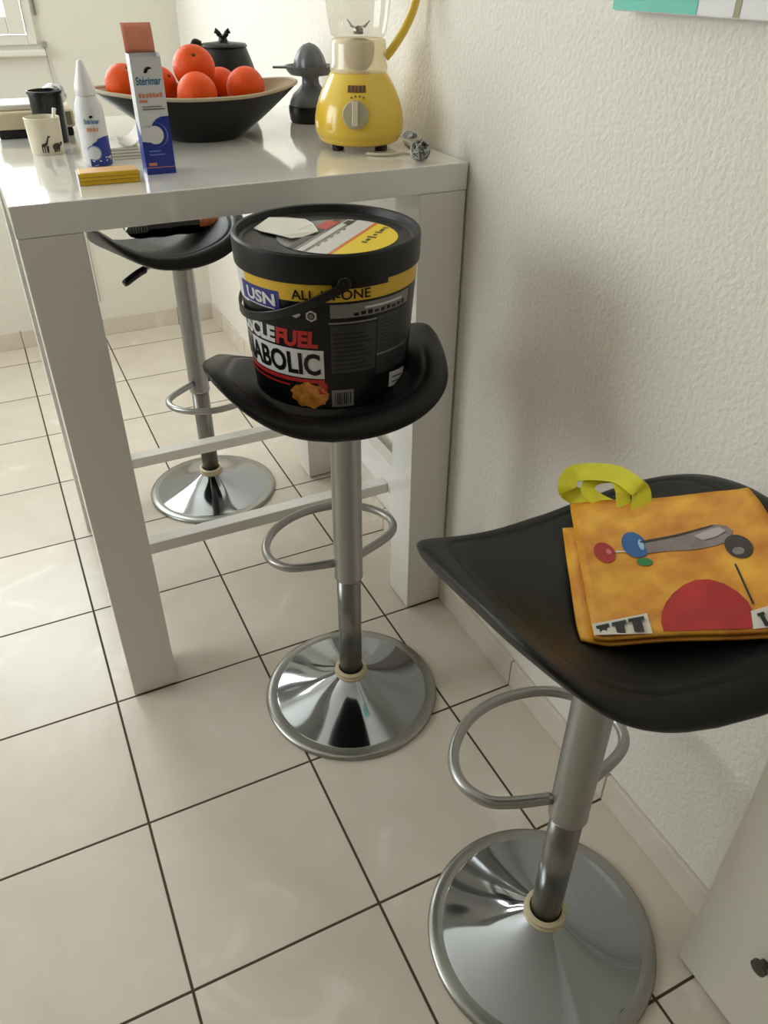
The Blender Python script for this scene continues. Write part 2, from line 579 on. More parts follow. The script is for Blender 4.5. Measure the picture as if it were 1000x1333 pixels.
def stool(label, loc, th, z0, foot_rot, lever_rot):
    r = thing('bar_stool', label, 'stool', (loc[0], loc[1], 0), 0, 'black padded bar stools on chrome pedestals')
    # domed trumpet base
    m = MB()
    prof = [(0.186, 0.0), (0.192, 0.001), (0.1925, 0.005), (0.190, 0.0085), (0.183, 0.0105), (0.1755, 0.0110)]
    m.lathe(prof, 96, mi=1)
    dome = [(0.1755, 0.0110), (0.1725, 0.0085), (0.171, 0.0100)]
    for i in range(1, 25):
        k = i / 24
        rr = 0.171 + (0.034 - 0.171) * k
        z = 0.0100 + 0.040 * k + 0.016 * k ** 3.0
        dome.append((rr, z))
    m.lathe(dome, 96, mi=0, cap=False)
    m.build('base', [MCHROME, MRIM], r, auto=0.9)
    m = MB()
    m.lathe([(0.0345, 0.0655), (0.0355, 0.067), (0.0355, 0.071), (0.033, 0.0725), (0.033, 0.075), (0.0345, 0.076), (0.0345, 0.0805), (0.031, 0.0825), (0.0265, 0.0825), (0.0265, 0.0655)], 48)
    m.build('collar', MCOLLAR, r, auto=0.8)
    m = MB(); m.lathe([(0.0245, 0.062), (0.0245, 0.350)], 40); m.build('column', MTUBE, r)
    m = MB(); m.lathe([(0.0255, 0.3415), (0.0285, 0.3415), (0.0292, 0.343), (0.0292, 0.349), (0.0285, 0.3505), (0.0285, 0.728), (0.0, 0.728)], 40); m.build('sleeve', MSTEEL, r, auto=0.8)
    # footrest loop
    zf = 0.375
    P = [(-0.026, 0.012, zf), (-0.085, 0.026, zf), (-0.118, 0.043, zf), (-0.137, 0.082, zf), (-0.128, 0.128, zf), (-0.092, 0.171, zf), (-0.04, 0.197, zf), (0.02, 0.203, zf),
         (0.078, 0.189, zf), (0.122, 0.152, zf), (0.143, 0.106, zf), (0.135, 0.066, zf), (0.103, 0.040, zf), (0.026, 0.012, zf)]
    m = MB(); m.tube(catmull(P, 7), 0.0088, 14); f = m.build('footrest', MSTEEL, r); f.rotation_euler.z = foot_rot
    # seat carrier, lever, seat
    m = MB()
    m.lathe([(0.034, 0.700), (0.038, 0.704), (0.038, z0 - 0.031), (0.0, z0 - 0.031)], 32)
    m.rbox((SQ['ox'] * 0.5, 0, z0 - 0.0325), (0.15, 0.13, 0.006))
    m.build('seat_bracket', MBLACKM, r, bevel=0.001).rotation_euler.z = th
    m = MB(); m.tube(catmull([(0.036, 0, 0.722), (0.08, 0, 0.722), (0.112, 0, 0.716)], 6), 0.0045, 10)
    lv = m.build('lever', MSTEEL, r); lv.rotation_euler.z = lever_rot
    m = MB(); m.tube(catmull([(0.105, 0, 0.718), (0.13, 0, 0.711), (0.172, 0, 0.694)], 6), [0.006] + [0.0095] * 11 + [0.0075], 12)
    lg = m.build('lever_grip', MBLACK, lv)
    m = MB(); seat_mesh(m, z0); m.build('seat', MLEATHER, r).rotation_euler.z = th
    return r


NEAR, MID, FAR = (-0.271, -0.164), (-0.344, 0.471), (-0.398, 1.424)
TH_N, TH_M, TH_F = -0.176, -0.329, -0.089
ZN, ZM, ZF = 0.803, 0.785, 0.766
stool('black bar stool nearest the camera, carrying the yellow shopping bag', NEAR, TH_N, ZN, -0.09, math.radians(70))
stool('black bar stool in front of the table, carrying the black lidded tub', MID, TH_M, ZM, 0.02, math.radians(100))
stool('black bar stool behind the white table, holding a black food pack', FAR, TH_F, ZF, PI + 0.30, math.radians(199))

# ================================================================== TUB ON THE MIDDLE STOOL
TC = (-0.385, 0.424)
ZT = 0.811
tub = thing('supplement_tub', 'big round black plastic tub with lid and yellow banded label on the middle stool', 'tub', (TC[0], TC[1], ZT))
PHC = math.radians(-111.75)
MTUBBODY = mat('tub_black', (11, 11, 12), 0.38, spec=0.35)
MTUBLID = mat('tub_lid_black', (11, 11, 12), 0.42, spec=0.35, rvar=0.08, vscale=30)


def trad(z):
    return 0.119 + 0.012 * z / 0.165


m = MB()
m.lathe([(0.0, 0.003), (0.110, 0.003), (0.112, 0.0), (0.116, 0.0), (0.119, 0.004)] + [(trad(z / 100), z / 100) for z in range(1, 22)] + [(0.12, 0.212), (0.0, 0.212)], 96)
m.build('body', MTUBBODY, tub, auto=0.8)
m = MB()
m.lathe([(0.1335, 0.196), (0.1365, 0.196), (0.1368, 0.199), (0.1378, 0.228), (0.1372, 0.233), (0.1345, 0.2355), (0.1305, 0.2345), (0.1285, 0.230), (0.1270, 0.2245), (0.122, 0.2225), (0.1195, 0.2235), (0.0, 0.2235)], 96)
lid = m.build('lid', MTUBLID, tub, auto=0.7)
# lid stickers and paper
MYLAB = mat('label_yellow', (212, 170, 44), 0.4)
MYBRIGHT = mat('label_bright_yellow', (232, 200, 30), 0.4)
MRED = mat('label_red', (178, 36, 34), 0.4)
MLW = mat('label_white', (205, 203, 200), 0.4)
MLG = mat('label_grey', (120, 118, 116), 0.4)
MLD = mat('label_dark_grey', (44, 43, 44), 0.4)
MLK = mat('label_black', (10, 10, 11), 0.36, spec=0.35)
MBLUE = mat('label_blue', (38, 40, 120), 0.4)
MFOOD = mat('label_food', (196, 128, 48), 0.5, var=0.55, vscale=70)
MORG = mat('label_orange', (214, 104, 34), 0.4)
m = MB()
zl = 0.2238


def lidpoly(mb, pts, mi, dz):
    mb.add([(x, y, zl + dz) for x, y in pts], [tuple(range(len(pts)))], mi)


R_ST = 0.1
# round sticker: grey disc, white stripes, yellow segment
disc = [(0.012 + 0.088 * math.cos(a), -0.012 + 0.088 * math.sin(a)) for a in [2 * PI * k / 64 for k in range(64)]]
dirv = Vector((0.74, 0.67))      # direction of the stripes
nrmv = Vector((0.67, -0.74))


def band(d0, d1, mi, dz):
    """part of the disc between two parallel chords"""
    out = []
    R = 0.088
    a0, a1 = math.acos(max(-1, min(1, d0 / R))), math.acos(max(-1, min(1, d1 / R)))
    base = math.atan2(nrmv.y, nrmv.x)
    n = 16
    for k in range(n + 1):
        a = base + a1 + (a0 - a1) * k / n
        out.append((0.012 + R * math.cos(a), -0.012 + R * math.sin(a)))
    for k in range(n + 1):
        a = base - a0 + (a0 - a1) * k / n
        out.append((0.012 + R * math.cos(a), -0.012 + R * math.sin(a)))
    lidpoly(m, out, mi, dz)


lidpoly(m, disc, 3, 0.0004)
band(0.030, 0.0879, 0, 0.0008)
band(0.024, 0.030, 4, 0.0009)
band(-0.006, 0.024, 1, 0.0008)
band(-0.022, -0.012, 1, 0.0008)
band(-0.040, -0.030, 5, 0.0008)


def strip(c, l, w, mi, dz, ang=None):
    d = dirv if ang is None else Vector((math.cos(ang), math.sin(ang)))
    n = Vector((-d.y, d.x))
    c = Vector(c)
    lidpoly(m, [tuple(c + d * a * l / 2 + n * b * w / 2) for a, b in ((-1, -1), (1, -1), (1, 1), (-1, 1))], mi, dz)


strip((0.020, 0.046), 0.045, 0.022, 2, 0.0010)
for k in range(7):
    strip((0.034 + 0.0098 * k, -0.058 + 0.0088 * k), 0.0055, 0.008 + 0.003 * (k % 3), 5, 0.0012, 0.735 + 1.57 * (k % 2))
for k in range(5):
    strip((-0.03 + 0.016 * k, -0.045 + 0.0145 * k), 0.010, 0.002, 5, 0.0012)
strip((0.055, 0.045), 0.02, 0.012, 5, 0.0012)
m.build('lid_sticker', [MYBRIGHT, MLW, MRED, MLG, MORG, MLD], lid)
m = MB()
pp = [(-0.086, 0.075), (-0.084, 0.048), (-0.066, 0.012), (-0.058, -0.011), (-0.036, 0.002), (-0.008, 0.012), (-0.004, 0.045), (-0.002, 0.082), (-0.028, 0.094), (-0.052, 0.104)]
m.add([(x, y, zl + 0.0035 + 0.003 * math.sin(60 * x + 40 * y)) for x, y in pp] + [(x, y, zl + 0.0025 + 0.003 * math.sin(60 * x + 40 * y)) for x, y in pp],
      [tuple(range(10)), tuple(range(19, 9, -1))] + [(i, (i + 1) % 10, 10 + (i + 1) % 10, 10 + i) for i in range(10)], 0)
m.build('torn_paper', MPAPER, lid)

# wrap-around label
LB = MB()
LM = [MLK, MYLAB, MBLUE, MLW, MRED, MLG, MLD, MFOOD]


def on_tub(phi, z, off):
    a = PHC + math.radians(phi)
    r = trad(z) + off
    return (r * math.cos(a), r * math.sin(a), z)


def patch(p0, p1, z0, z1, mi, off, z0b=None, z1b=None):
    n = max(2, int(abs(p1 - p0) / 3))
    z0b = z0 if z0b is None else z0b
    z1b = z1 if z1b is None else z1b
    LB.grid(lambda s, t: on_tub(p0 + (p1 - p0) * s, (z0 + (z0b - z0) * s) * (1 - t) + (z1 + (z1b - z1) * s) * t, off), n, 2, mi)


def tub_text(s, p0, p1, z0, hgt, mi, off, bold=0.0, skew=0.0):
    vs, fs, w = text_shape(s, hgt, bold, 1.0, 0.006)
    arc = math.radians(p1 - p0) * trad(z0)
    k = arc / w
    out = []
    for x, y in vs:
        out.append(on_tub(p0 + math.degrees((x * k + skew * y) / trad(z0)), z0 + y, off))
    LB.add(out, fs, mi, True)


patch(-180, 180, 0.002, 0.197, 0, 0.0004)
patch(-62, 78, 0.1705, 0.1965, 1, 0.0008)
patch(2, 38, 0.1885, 0.1975, 0, 0.0014)
patch(-90, -61, 0.150, 0.1965, 3, 0.0008)
patch(-67, -31, 0.154, 0.181, 2, 0.0013)
tub_text('USN', -60, -34, 0.158, 0.018, 3, 0.0019, 0.035)
patch(-62, -35, 0.1535, 0.155, 3, 0.0017)
tub_text('ALL-IN-ONE', -22.5, 25.5, 0.1735, 0.0140, 0, 0.0016, 0.015)
# crest: hexagon with a ring, and a small chevron
hexp = [on_tub(-11 + 3.7 * math.cos(PI / 6 + k * PI / 3), 0.1505 + 0.0085 * math.sin(PI / 6 + k * PI / 3), 0.0013) for k in range(6)]
LB.add(hexp, [tuple(range(6))], 3)
for rr, mi, of in ((0.62, 0, 0.0017), (0.42, 5, 0.0021)):
    LB.add([on_tub(-11 + 3.7 * rr * math.cos(k * PI / 10), 0.1505 + 0.0085 * rr * math.sin(k * PI / 10), of) for k in range(20)], [tuple(range(20))], mi)
LB.add([on_tub(p, z, 0.0013) for p, z in ((-24, 0.149), (-20.5, 0.146), (-17.5, 0.151), (-18.5, 0.155), (-21, 0.152), (-23.5, 0.153))], [tuple(range(6))], 3)
tub_text('MUSCLE', -88, -38.2, 0.1015, 0.026, 3, 0.0013, 0.05, 0.1)
tub_text('FUEL', -37.4, -8.0, 0.1015, 0.026, 4, 0.0013, 0.05, 0.1)
patch(-64, -4.6, 0.0535, 0.0985, 3, 0.0010)
tub_text('ANABOLIC', -89, -7.0, 0.0585, 0.035, 0, 0.0016, 0.03)
patch(-90, -64, 0.0535, 0.0985, 5, 0.0008)
patch(-80, -4.6, 0.0455, 0.0515, 4, 0.0010)
patch(-80, -30, 0.037, 0.040, 4, 0.0010)
# serving suggestion picture
food = [on_tub(-16 + 13.5 * (1 + 0.10 * math.sin(k * 2.1)) * math.cos(2 * PI * k / 28), 0.0245 + 0.0205 * (1 + 0.12 * math.cos(k * 1.7)) * math.sin(2 * PI * k / 28), 0.0013) for k in range(28)]
LB.add(food + [on_tub(-16, 0.0245, 0.0016)], [(k, (k + 1) % 28, 28) for k in range(28)], 7, True)
patch(-9, -3, 0.028, 0.046, 4, 0.0011)
# information side
patch(0.5, 60, 0.147, 0.167, 5, 0.0009)
for k in range(9):
    patch(15 + 4.6 * k, 18.2 + 4.6 * k, 0.149 + 0.0006 * (k % 2), 0.1535 + 0.001 * (k % 3), 0, 0.0014)
patch(22, 52, 0.158, 0.161, 3, 0.0014)
patch(0.2, 31, 0.062, 0.136, 6, 0.0009)
patch(31.8, 68, 0.050, 0.143, 6, 0.0009)
for k in range(9):
    patch(2, 28 - 3 * (k % 3), 0.068 + 0.0068 * k, 0.0695 + 0.0068 * k, 0, 0.0013)
    patch(34, 64 - 4 * (k % 2), 0.090 + 0.0056 * k, 0.0912 + 0.0056 * k, 0, 0.0013)
patch(-0.7, 31, 0.1385, 0.1412, 5, 0.0014)
patch(32, 62, 0.0815, 0.0845, 5, 0.0014)
patch(-0.2, 15.2, 0.0065, 0.0345, 5, 0.0012)
for k in range(8):
    patch(2.0 + 1.5 * k, 2.0 + 1.5 * k + (0.9 if k % 3 else 0.5), 0.0105, 0.0305, 0, 0.0017)
patch(45, 65, 0.0200, 0.0450, 3, 0.0012, 0.0140, 0.0390)
patch(48, 62, 0.0260, 0.0280, 6, 0.0017, 0.0210, 0.0230)
patch(48, 62, 0.0340, 0.0360, 6, 0.0017, 0.0290, 0.0310)
LB.build('label', LM, tub)
# carrying handle, swung down the left side, with its two lugs
LUG = PHC + math.radians(9)
ld = Vector((math.cos(LUG), math.sin(LUG), 0))
lf = Vector((math.sin(LUG), -math.cos(LUG), 0))
al = math.radians(27)
P = []
for k in range(41):
    a = PI * k / 40
    P.append(Vector((0, 0, 0.1965)) + ld * (0.1445 * math.cos(a)) + (lf * math.cos(al) - Vector((0, 0, 1)) * math.sin(al)) * (0.150 * math.sin(a)))
m = MB()
vs, fs = [], []
for i, p in enumerate(P):
    out = Vector((p.x, p.y, 0)).normalized()
    tg = (P[min(i + 1, 40)] - P[max(i - 1, 0)]).normalized()
    wv = out.cross(tg).normalized()
    for a, b in ((-1, -1), (1, -1), (1, 1), (-1, 1)):
        vs.append(p + out * 0.002 * a + wv * 0.0064 * b)
for i in range(40):
    for k in range(4):
        fs.append((i * 4 + k, i * 4 + (k + 1) % 4, (i + 1) * 4 + (k + 1) % 4, (i + 1) * 4 + k))
fs += [(0, 1, 2, 3), (163, 162, 161, 160)]
m.add(vs, fs, 0, True)
hd = m.build('handle', MBLACK, tub, auto=0.6, bevel=0.0008)
for sgn in (1, -1):
    m = MB()
    rot = ld.to_track_quat('Z', 'Y').to_matrix() if sgn > 0 else (-ld).to_track_quat('Z', 'Y').to_matrix()
    c = ld * sgn * 0.1285
    m.lathe([(0.0095, 0.0), (0.0095, 0.009), (0.008, 0.0105), (0.006, 0.0105), (0.006, 0.0185), (0.0, 0.0185)], 24, (c.x, c.y, 0.1965), ax=rot)
    m.build('handle_lug', MBLACK, tub, auto=0.6)

# ================================================================== SHOPPING BAG ON THE NEAR STOOL
bTL, bTR, bBR, bBL = Vector((-0.259, -0.040, 0.813)), Vector((-0.148, -0.192, 0.892)), Vector((-0.217, -0.362, 0.861)), Vector((-0.391, -0.253, 0.824))
BO = Vector((-0.225, -0.195, 0.80))
bag = thing('shopping_bag', 'folded yellow printed carrier bag lying on the nearest stool seat', 'bag', tuple(BO))
MBAG = bpy.data.materials.new('bag_film_yellow')
MBAG.use_nodes = True
nt = MBAG.node_tree
pb = nt.nodes['Principled BSDF']
tcn = nt.nodes.new('ShaderNodeTexCoord')
nz = nt.nodes.new('ShaderNodeTexNoise'); nz.inputs['Scale'].default_value = 26; nz.inputs['Detail'].default_value = 5
nt.links.new(tcn.outputs['Object'], nz.inputs['Vector'])
rmp = nt.nodes.new('ShaderNodeValToRGB')
rmp.color_ramp.elements[0].position = 0.32; rmp.color_ramp.elements[0].color = (*lin((196, 120, 22)), 1)
rmp.color_ramp.elements[1].position = 0.66; rmp.color_ramp.elements[1].color = (*lin((232, 172, 52)), 1)
nt.links.new(nz.outputs['Fac'], rmp.inputs['Fac'])
vor = nt.nodes.new('ShaderNodeTexVoronoi'); vor.inputs['Scale'].default_value = 34; vor.inputs['Randomness'].default_value = 0.35
nt.links.new(tcn.outputs['Object'], vor.inputs['Vector'])
mxx = nt.nodes.new('ShaderNodeMix'); mxx.data_type = 'RGBA'; mxx.blend_type = 'MULTIPLY'; mxx.inputs['Factor'].default_value = 0.25
vr = nt.nodes.new('ShaderNodeValToRGB')
vr.color_ramp.elements[0].color = (1, 1, 1, 1); vr.color_ramp.elements[1].position = 0.6; vr.color_ramp.elements[1].color = (0.62, 0.52, 0.4, 1)
nt.links.new(vor.outputs['Distance'], vr.inputs['Fac'])
nt.links.new(rmp.outputs['Color'], mxx.inputs['A']); nt.links.new(vr.outputs['Color'], mxx.inputs['B'])
nt.links.new(mxx.outputs['Result'], pb.inputs['Base Color'])
pb.inputs['Roughness'].default_value = 0.38
MBAGHANDLE = mat('bag_handle_yellow', (214, 206, 40), 0.5, var=0.08, vscale=60)


def bagpt(s, t, off=0.0):
    a = bTL.lerp(bTR, s); b = bBL.lerp(bBR, s)
    p = a.lerp(b, t)
    sag = -0.006 * math.sin(PI * min(1, max(0, s))) * math.sin(PI * min(1, max(0, t))) + 0.0012 * math.sin(9 * s + 5 * t) + 0.0008 * math.sin(17 * t - 4 * s)
    n = (bTR - bTL).cross(bTL - bBL).normalized()
    if n.z < 0:
        n = -n
    p = p + n * sag
    z = seat_world_z(p.x, p.y, NEAR, TH_N, ZN) + 0.0125
    if p.z < z:
        p.z = z
    return p + n * off - BO


m = MB()
m.sheet(lambda s, t: bagpt(s, 1 - t), 24, 24, 0.004)
front = m.build('front_panel', MBAG, bag)
m = MB()


def lowpt(s, t):
    p = bagpt(s * 0.9 - 0.075, 1 - (t * 0.82), -0.0075)
    # stays just above the padded seat
    z = seat_world_z(p.x + BO.x, p.y + BO.y, NEAR, TH_N, ZN) + 0.0038 - BO.z
    p.z = max(p.z, z)
    return p


m.sheet(lowpt, 20, 20, 0.003)
m.build('back_panel', MBAG, bag)
# printed picture: coloured balls, a grey tube, a plain red arch and lettering fragments
BM = [mat('print_red', (168, 30, 30), 0.4, var=0.2, vscale=30), mat('print_blue', (24, 88, 150), 0.35), mat('print_green', (40, 120, 60), 0.4), mat('print_grey', (128, 116, 112), 0.45, var=0.2, vscale=50),
      mat('print_dark', (44, 34, 34), 0.4), mat('print_white', (206, 200, 190), 0.45), mat('print_black', (16, 14, 14), 0.4), mat('print_pale_blue', (150, 186, 208), 0.35), mat('print_pink', (200, 110, 110), 0.4), mat('print_pale_grey', (172, 162, 158), 0.4)]
m = MB()


def bpoly(pts, mi, off):
    n = len(pts)
    cx, cy = sum(p[0] for p in pts) / n, sum(p[1] for p in pts) / n
    m.add([bagpt(x, y, off) for x, y in pts] + [bagpt(cx, cy, off)], [(k, (k + 1) % n, n) for k in range(n)], mi)


def bdisc(c, rx, ry, mi, off, a0=0.0):
    bpoly([(c[0] + rx * math.cos(a0 + 2 * PI * k / 28), c[1] + ry * math.sin(a0 + 2 * PI * k / 28)) for k in range(28)], mi, off)


bpoly([(0.33, 0.345), (0.35, 0.425), (0.47, 0.415), (0.60, 0.42), (0.70, 0.415), (0.775, 0.40), (0.815, 0.335), (0.80, 0.29), (0.75, 0.262), (0.66, 0.285), (0.54, 0.30), (0.42, 0.315)], 3, 0.0008)
bpoly([(0.63, 0.33), (0.70, 0.305), (0.765, 0.295), (0.785, 0.33), (0.73, 0.36), (0.66, 0.37)], 9, 0.0022)
bpoly([(0.34, 0.335), (0.55, 0.305), (0.74, 0.268), (0.745, 0.274), (0.55, 0.316), (0.35, 0.346)], 4, 0.0018)
bdisc((0.142, 0.423), 0.056, 0.078, 0, 0.0009); bdisc((0.165, 0.418), 0.014, 0.022, 8, 0.0012)
bpoly([(0.20, 0.408), (0.27, 0.40), (0.27, 0.412), (0.20, 0.42)], 5, 0.0009)
bdisc((0.31, 0.362), 0.066, 0.098, 1, 0.0013); bdisc((0.345, 0.36), 0.014, 0.04, 7, 0.0016)
bdisc((0.335, 0.492), 0.040, 0.032, 2, 0.0010)
bdisc((0.800, 0.448), 0.058, 0.084, 4, 0.0013); bdisc((0.79, 0.48), 0.026, 0.026, 3, 0.0016)
bpoly([(0.749, 0.557), (0.757, 0.557), (0.757, 0.82), (0.748, 0.82)], 6, 0.0009)
arch = [(0.318, 0.985), (0.318, 0.93), (0.335, 0.865), (0.37, 0.79), (0.42, 0.725), (0.48, 0.675), (0.545, 0.645), (0.61, 0.645), (0.665, 0.675), (0.71, 0.73), (0.735, 0.80), (0.735, 0.87), (0.715, 0.94), (0.69, 0.985)]
bpoly(arch, 0, 0.0010)
# lettering fragments along the fold
bpoly([(0.0, 0.995), (0.004, 0.915), (0.268, 0.865), (0.266, 0.995)], 5, 0.0012)


def frag(x, w, top):
    bpoly([(x - w * 0.35, top), (x + w * 1.35, top - 0.012), (x + w * 1.35, top + 0.010), (x - w * 0.35, top + 0.022)], 6, 0.0030)
    bpoly([(x, top + 0.010), (x + w, top + 0.004), (x + w, 0.988), (x, 0.988)], 6, 0.0034)


frag(0.034, 0.036, 0.934); frag(0.110, 0.040, 0.920); frag(0.190, 0.044, 0.904)
bpoly([(0.728, 0.865), (0.82, 0.845), (0.905, 0.83), (0.90, 0.985), (0.70, 0.99)], 5, 0.0014)
for k in range(3):
    frag(0.752 + 0.05 * k, 0.02, 0.895 - 0.012 * k)
m.build('printed_picture', BM, front)


def strap(pts, w, name, parent, th=0.0025):
    P = catmull(pts, 8)
    mb = MB()
    vs, fs = [], []
    n = len(P)
    for i, p in enumerate(P):
        tg = (P[min(i + 1, n - 1)] - P[max(i - 1, 0)]).normalized()
        up_ = Vector((-0.45, -0.50, 0.74)).normalized()
        wv = tg.cross(up_).normalized()
        nv = wv.cross(tg).normalized()
        for a, b in ((-1, -1), (1, -1), (1, 1), (-1, 1)):
            vs.append(p - BO + wv * w / 2 * a + nv * th / 2 * b)
    for i in range(n - 1):
        for k in range(4):
            fs.append((i * 4 + k, i * 4 + (k + 1) % 4, (i + 1) * 4 + (k + 1) % 4, (i + 1) * 4 + k))
    q = (n - 1) * 4
    fs += [(0, 1, 2, 3), (q + 3, q + 2, q + 1, q)]
    mb.add(vs, fs, 0, True)
    return mb.build(name, MBAGHANDLE, parent, auto=0.7)


strap([(-0.240, -0.086, 0.819), (-0.252, -0.046, 0.823), (-0.263, -0.036, 0.832), (-0.247, -0.028, 0.846), (-0.220, -0.064, 0.859), (-0.215, -0.096, 0.859), (-0.212, -0.106, 0.853), (-0.222, -0.122, 0.835)], 0.022, 'handle', bag)
strap([(-0.226, -0.096, 0.827), (-0.238, -0.068, 0.828), (-0.243, -0.050, 0.834), (-0.229, -0.045, 0.843), (-0.214, -0.061, 0.851), (-0.222, -0.084, 0.850), (-0.226, -0.094, 0.841), (-0.232, -0.108, 0.828)], 0.016, 'handle', bag)

# ================================================================== BLACK PACK ON THE FAR STOOL
pk = thing('food_pack', 'glossy black food package with orange print on the stool behind the table', 'package', (-0.418, 1.398, 0.797), 0.02)
m = MB()
L, D, Ht = 0.236, 0.10, 0.052


vs, fs = [], []
nx, ny = 20, 12
for side in (1, -1):
    for j in range(ny + 1):
        for i in range(nx + 1):
            a, b = i / nx, j / ny
            e = (max(0, 1 - abs(2 * a - 1) ** 5)) ** 0.5 * (max(0, 1 - abs(2 * b - 1) ** 4)) ** 0.5
            vs.append(((a - 0.5) * L, (b - 0.5) * D, Ht / 2 + side * (Ht / 2 * e + 0.001) + 0.0015 * math.sin(23 * a + 11 * b) * e))
K = (nx + 1) * (ny + 1)
for j in range(ny):
    for i in range(nx):
        q = (j * (nx + 1) + i, j * (nx + 1) + i + 1, (j + 1) * (nx + 1) + i + 1, (j + 1) * (nx + 1) + i)
        fs.append(q); fs.append(tuple(K + x for x in q[::-1]))
m.add(vs, fs, 0, True)
pkb = m.build('wrapper', mat('pack_black_film', (14, 14, 16), 0.25, coat=0.3), pk)
m = MB()


def pkface(x, z, off=0.0):
    """front long side of the pillow pack"""
    a = x / L + 0.5
    k = abs(z / (Ht / 2) - 1)
    e1 = (max(0, 1 - abs(2 * a - 1) ** 5)) ** 0.5
    e2 = min(0.995, k / max(e1, 1e-3))
    bb = (1 - e2 ** 2) ** 0.25
    return (x, -bb * D / 2 - off, z)


m.grid(lambda s, t: pkface(0.062 + 0.048 * s, 0.020 + 0.030 * t, 0.002), 8, 6, 0)
m.build('orange_print', mat('pack_orange', (206, 122, 70), 0.4, var=0.3, vscale=60), pkb)
m = MB()
m.grid(lambda s, t: pkface(-0.108 + 0.040 * s, 0.022 + 0.016 * t, 0.002), 8, 6, 0)
for k in range(6):
    m.grid(lambda s, t, k=k: pkface(-0.106 + 0.0065 * k + 0.0028 * s, 0.023 + 0.014 * t, 0.003), 2, 4, 1)
m.build('printed_label', [MLG, MLK], pkb)

# ================================================================== THINGS ON THE TABLE
# ---- blender
bl = thing('blender', 'yellow kitchen blender with a clear jug standing by the wall', 'blender', (-0.124, 0.885, H))
m = MB()
m.lathe([(0.0, 0.010), (0.070, 0.010), (0.077, 0.013), (0.0805, 0.019), (0.0815, 0.0235), (0.0835, 0.0245), (0.0855, 0.032), (0.0865, 0.042), (0.0855, 0.055), (0.0825, 0.070), (0.0775, 0.085), (0.0715, 0.099), (0.0640, 0.113), (0.0570, 0.124), (0.0545, 0.128), (0.052, 0.130), (0.0, 0.130)], 72)
body = m.build('motor_base', MYEL, bl, auto=0.9)
for k in range(4):
    a = math.radians(-114 + 45 + 90 * k)
    m = MB(); m.lathe([(0.010, 0.0), (0.011, 0.003), (0.011, 0.0105), (0.0, 0.0105)], 16, (0.060 * math.cos(a), 0.060 * math.sin(a), 0)); m.build('rubber_foot', MBLACKM, body)
ka = math.radians(-119)
kd = Vector((math.cos(ka), math.sin(ka), 0.0))
kn = Vector((math.cos(ka) * 0.96, math.sin(ka) * 0.96, 0.28)).normalized()
kq = kn.to_track_quat('Z', 'Y').to_matrix()
kc = kd * 0.0800 + Vector((0, 0, 0.066))
m = MB(); m.lathe([(0.0245, -0.004), (0.0245, 0.006), (0.0225, 0.009), (0.0, 0.0095)], 40, tuple(kc), ax=kq)
knob = m.build('speed_knob', mat('knob_grey', (176, 166, 142), 0.4), body, auto=0.6)
m = MB()
ub = kq @ Vector((1, 0, 0)); vb = kq @ Vector((0, 1, 0))
vert = vb if abs(vb.z) > abs(ub.z) else ub
hor = kn.cross(vert)
pts = []
for zz in (0.009, 0.0165):
    for a, b in ((-1, -1), (1, -1), (1, 1), (-1, 1)):
        pts.append(kc + hor * 0.0055 * a + vert * 0.0205 * b + kn * zz)
m.add(pts, [(0, 3, 2, 1), (4, 5, 6, 7), (0, 1, 5, 4), (1, 2, 6, 5), (2, 3, 7, 6), (3, 0, 4, 7)])
m.build('knob_grip', mat('knob_pale', (206, 196, 170), 0.4), knob, bevel=0.0015)
# dark maker's plate and speed marks on the curved front
BPROF = [(0.0865, 0.042), (0.0855, 0.055), (0.0825, 0.070), (0.0775, 0.085), (0.0715, 0.099), (0.0640, 0.113), (0.0570, 0.124)]


def brad(z):
    for (r0, z0), (r1, z1) in zip(BPROF, BPROF[1:]):
        if z0 <= z <= z1:
            return r0 + (r1 - r0) * (z - z0) / (z1 - z0)
    return BPROF[-1][0] if z > BPROF[-1][1] else BPROF[0][0]


def bsurf(arc, z, off):
    r = brad(z)
    a = ka + math.radians(1.5) + arc / r
    return ((r + off) * math.cos(a), (r + off) * math.sin(a), z + off * 0.5)


m = MB()
for k in range(5):
    x0 = -0.0165 + 0.0068 * k
    m.grid(lambda s, t, x0=x0: bsurf(x0 + 0.0055 * s, 0.1035 + 0.0095 * t, 0.0012), 2, 2, 0)
m.grid(lambda s, t: bsurf(-0.018 + 0.036 * s, 0.1022 + 0.0012 * t, 0.0010), 6, 1, 0)
for k in range(4):
    x0 = -0.011 + 0.0075 * k
    zc = 0.0945 + (0.0018 if k in (1, 2) else 0)
    m.grid(lambda s, t, x0=x0, zc=zc: bsurf(x0 + 0.0028 * s, zc - 0.0018 + 0.003 * t, 0.0012), 1, 1, 0)
m.build('front_marks', mat('mark_brown', (92, 62, 36), 0.5), body)
# jug: frosted collar, clear flared wall, blade unit, handle, lid
MJUG = clear_mat('clear_jug', (246, 245, 240), 0.06, 0.04, 0.05)
MFROST = clear_mat('frosted_collar', (246, 240, 218), 0.04, 0.15, 0.38)
m = MB()
m.lathe([(0.0535, 0.1305), (0.0545, 0.133), (0.0545, 0.140), (0.0525, 0.145), (0.0515, 0.176), (0.050, 0.182), (0.046, 0.184)], 56, cap=False)
col = m.build('jug_collar', MFROST, bl)
m = MB()
m.lathe([(0.0, 0.186), (0.046, 0.186), (0.0505, 0.189), (0.0535, 0.200), (0.0575, 0.225), (0.064, 0.28), (0.070, 0.36)], 56, cap=False)
jug = m.build('jug', MJUG, bl)
m = MB()
m.lathe([(0.0, 0.133), (0.016, 0.133), (0.026, 0.145), (0.031, 0.165), (0.029, 0.178), (0.012, 0.184), (0.0, 0.184)], 32)
m.build('drive_socket', mat('drive_grey', (186, 168, 134), 0.5), bl)
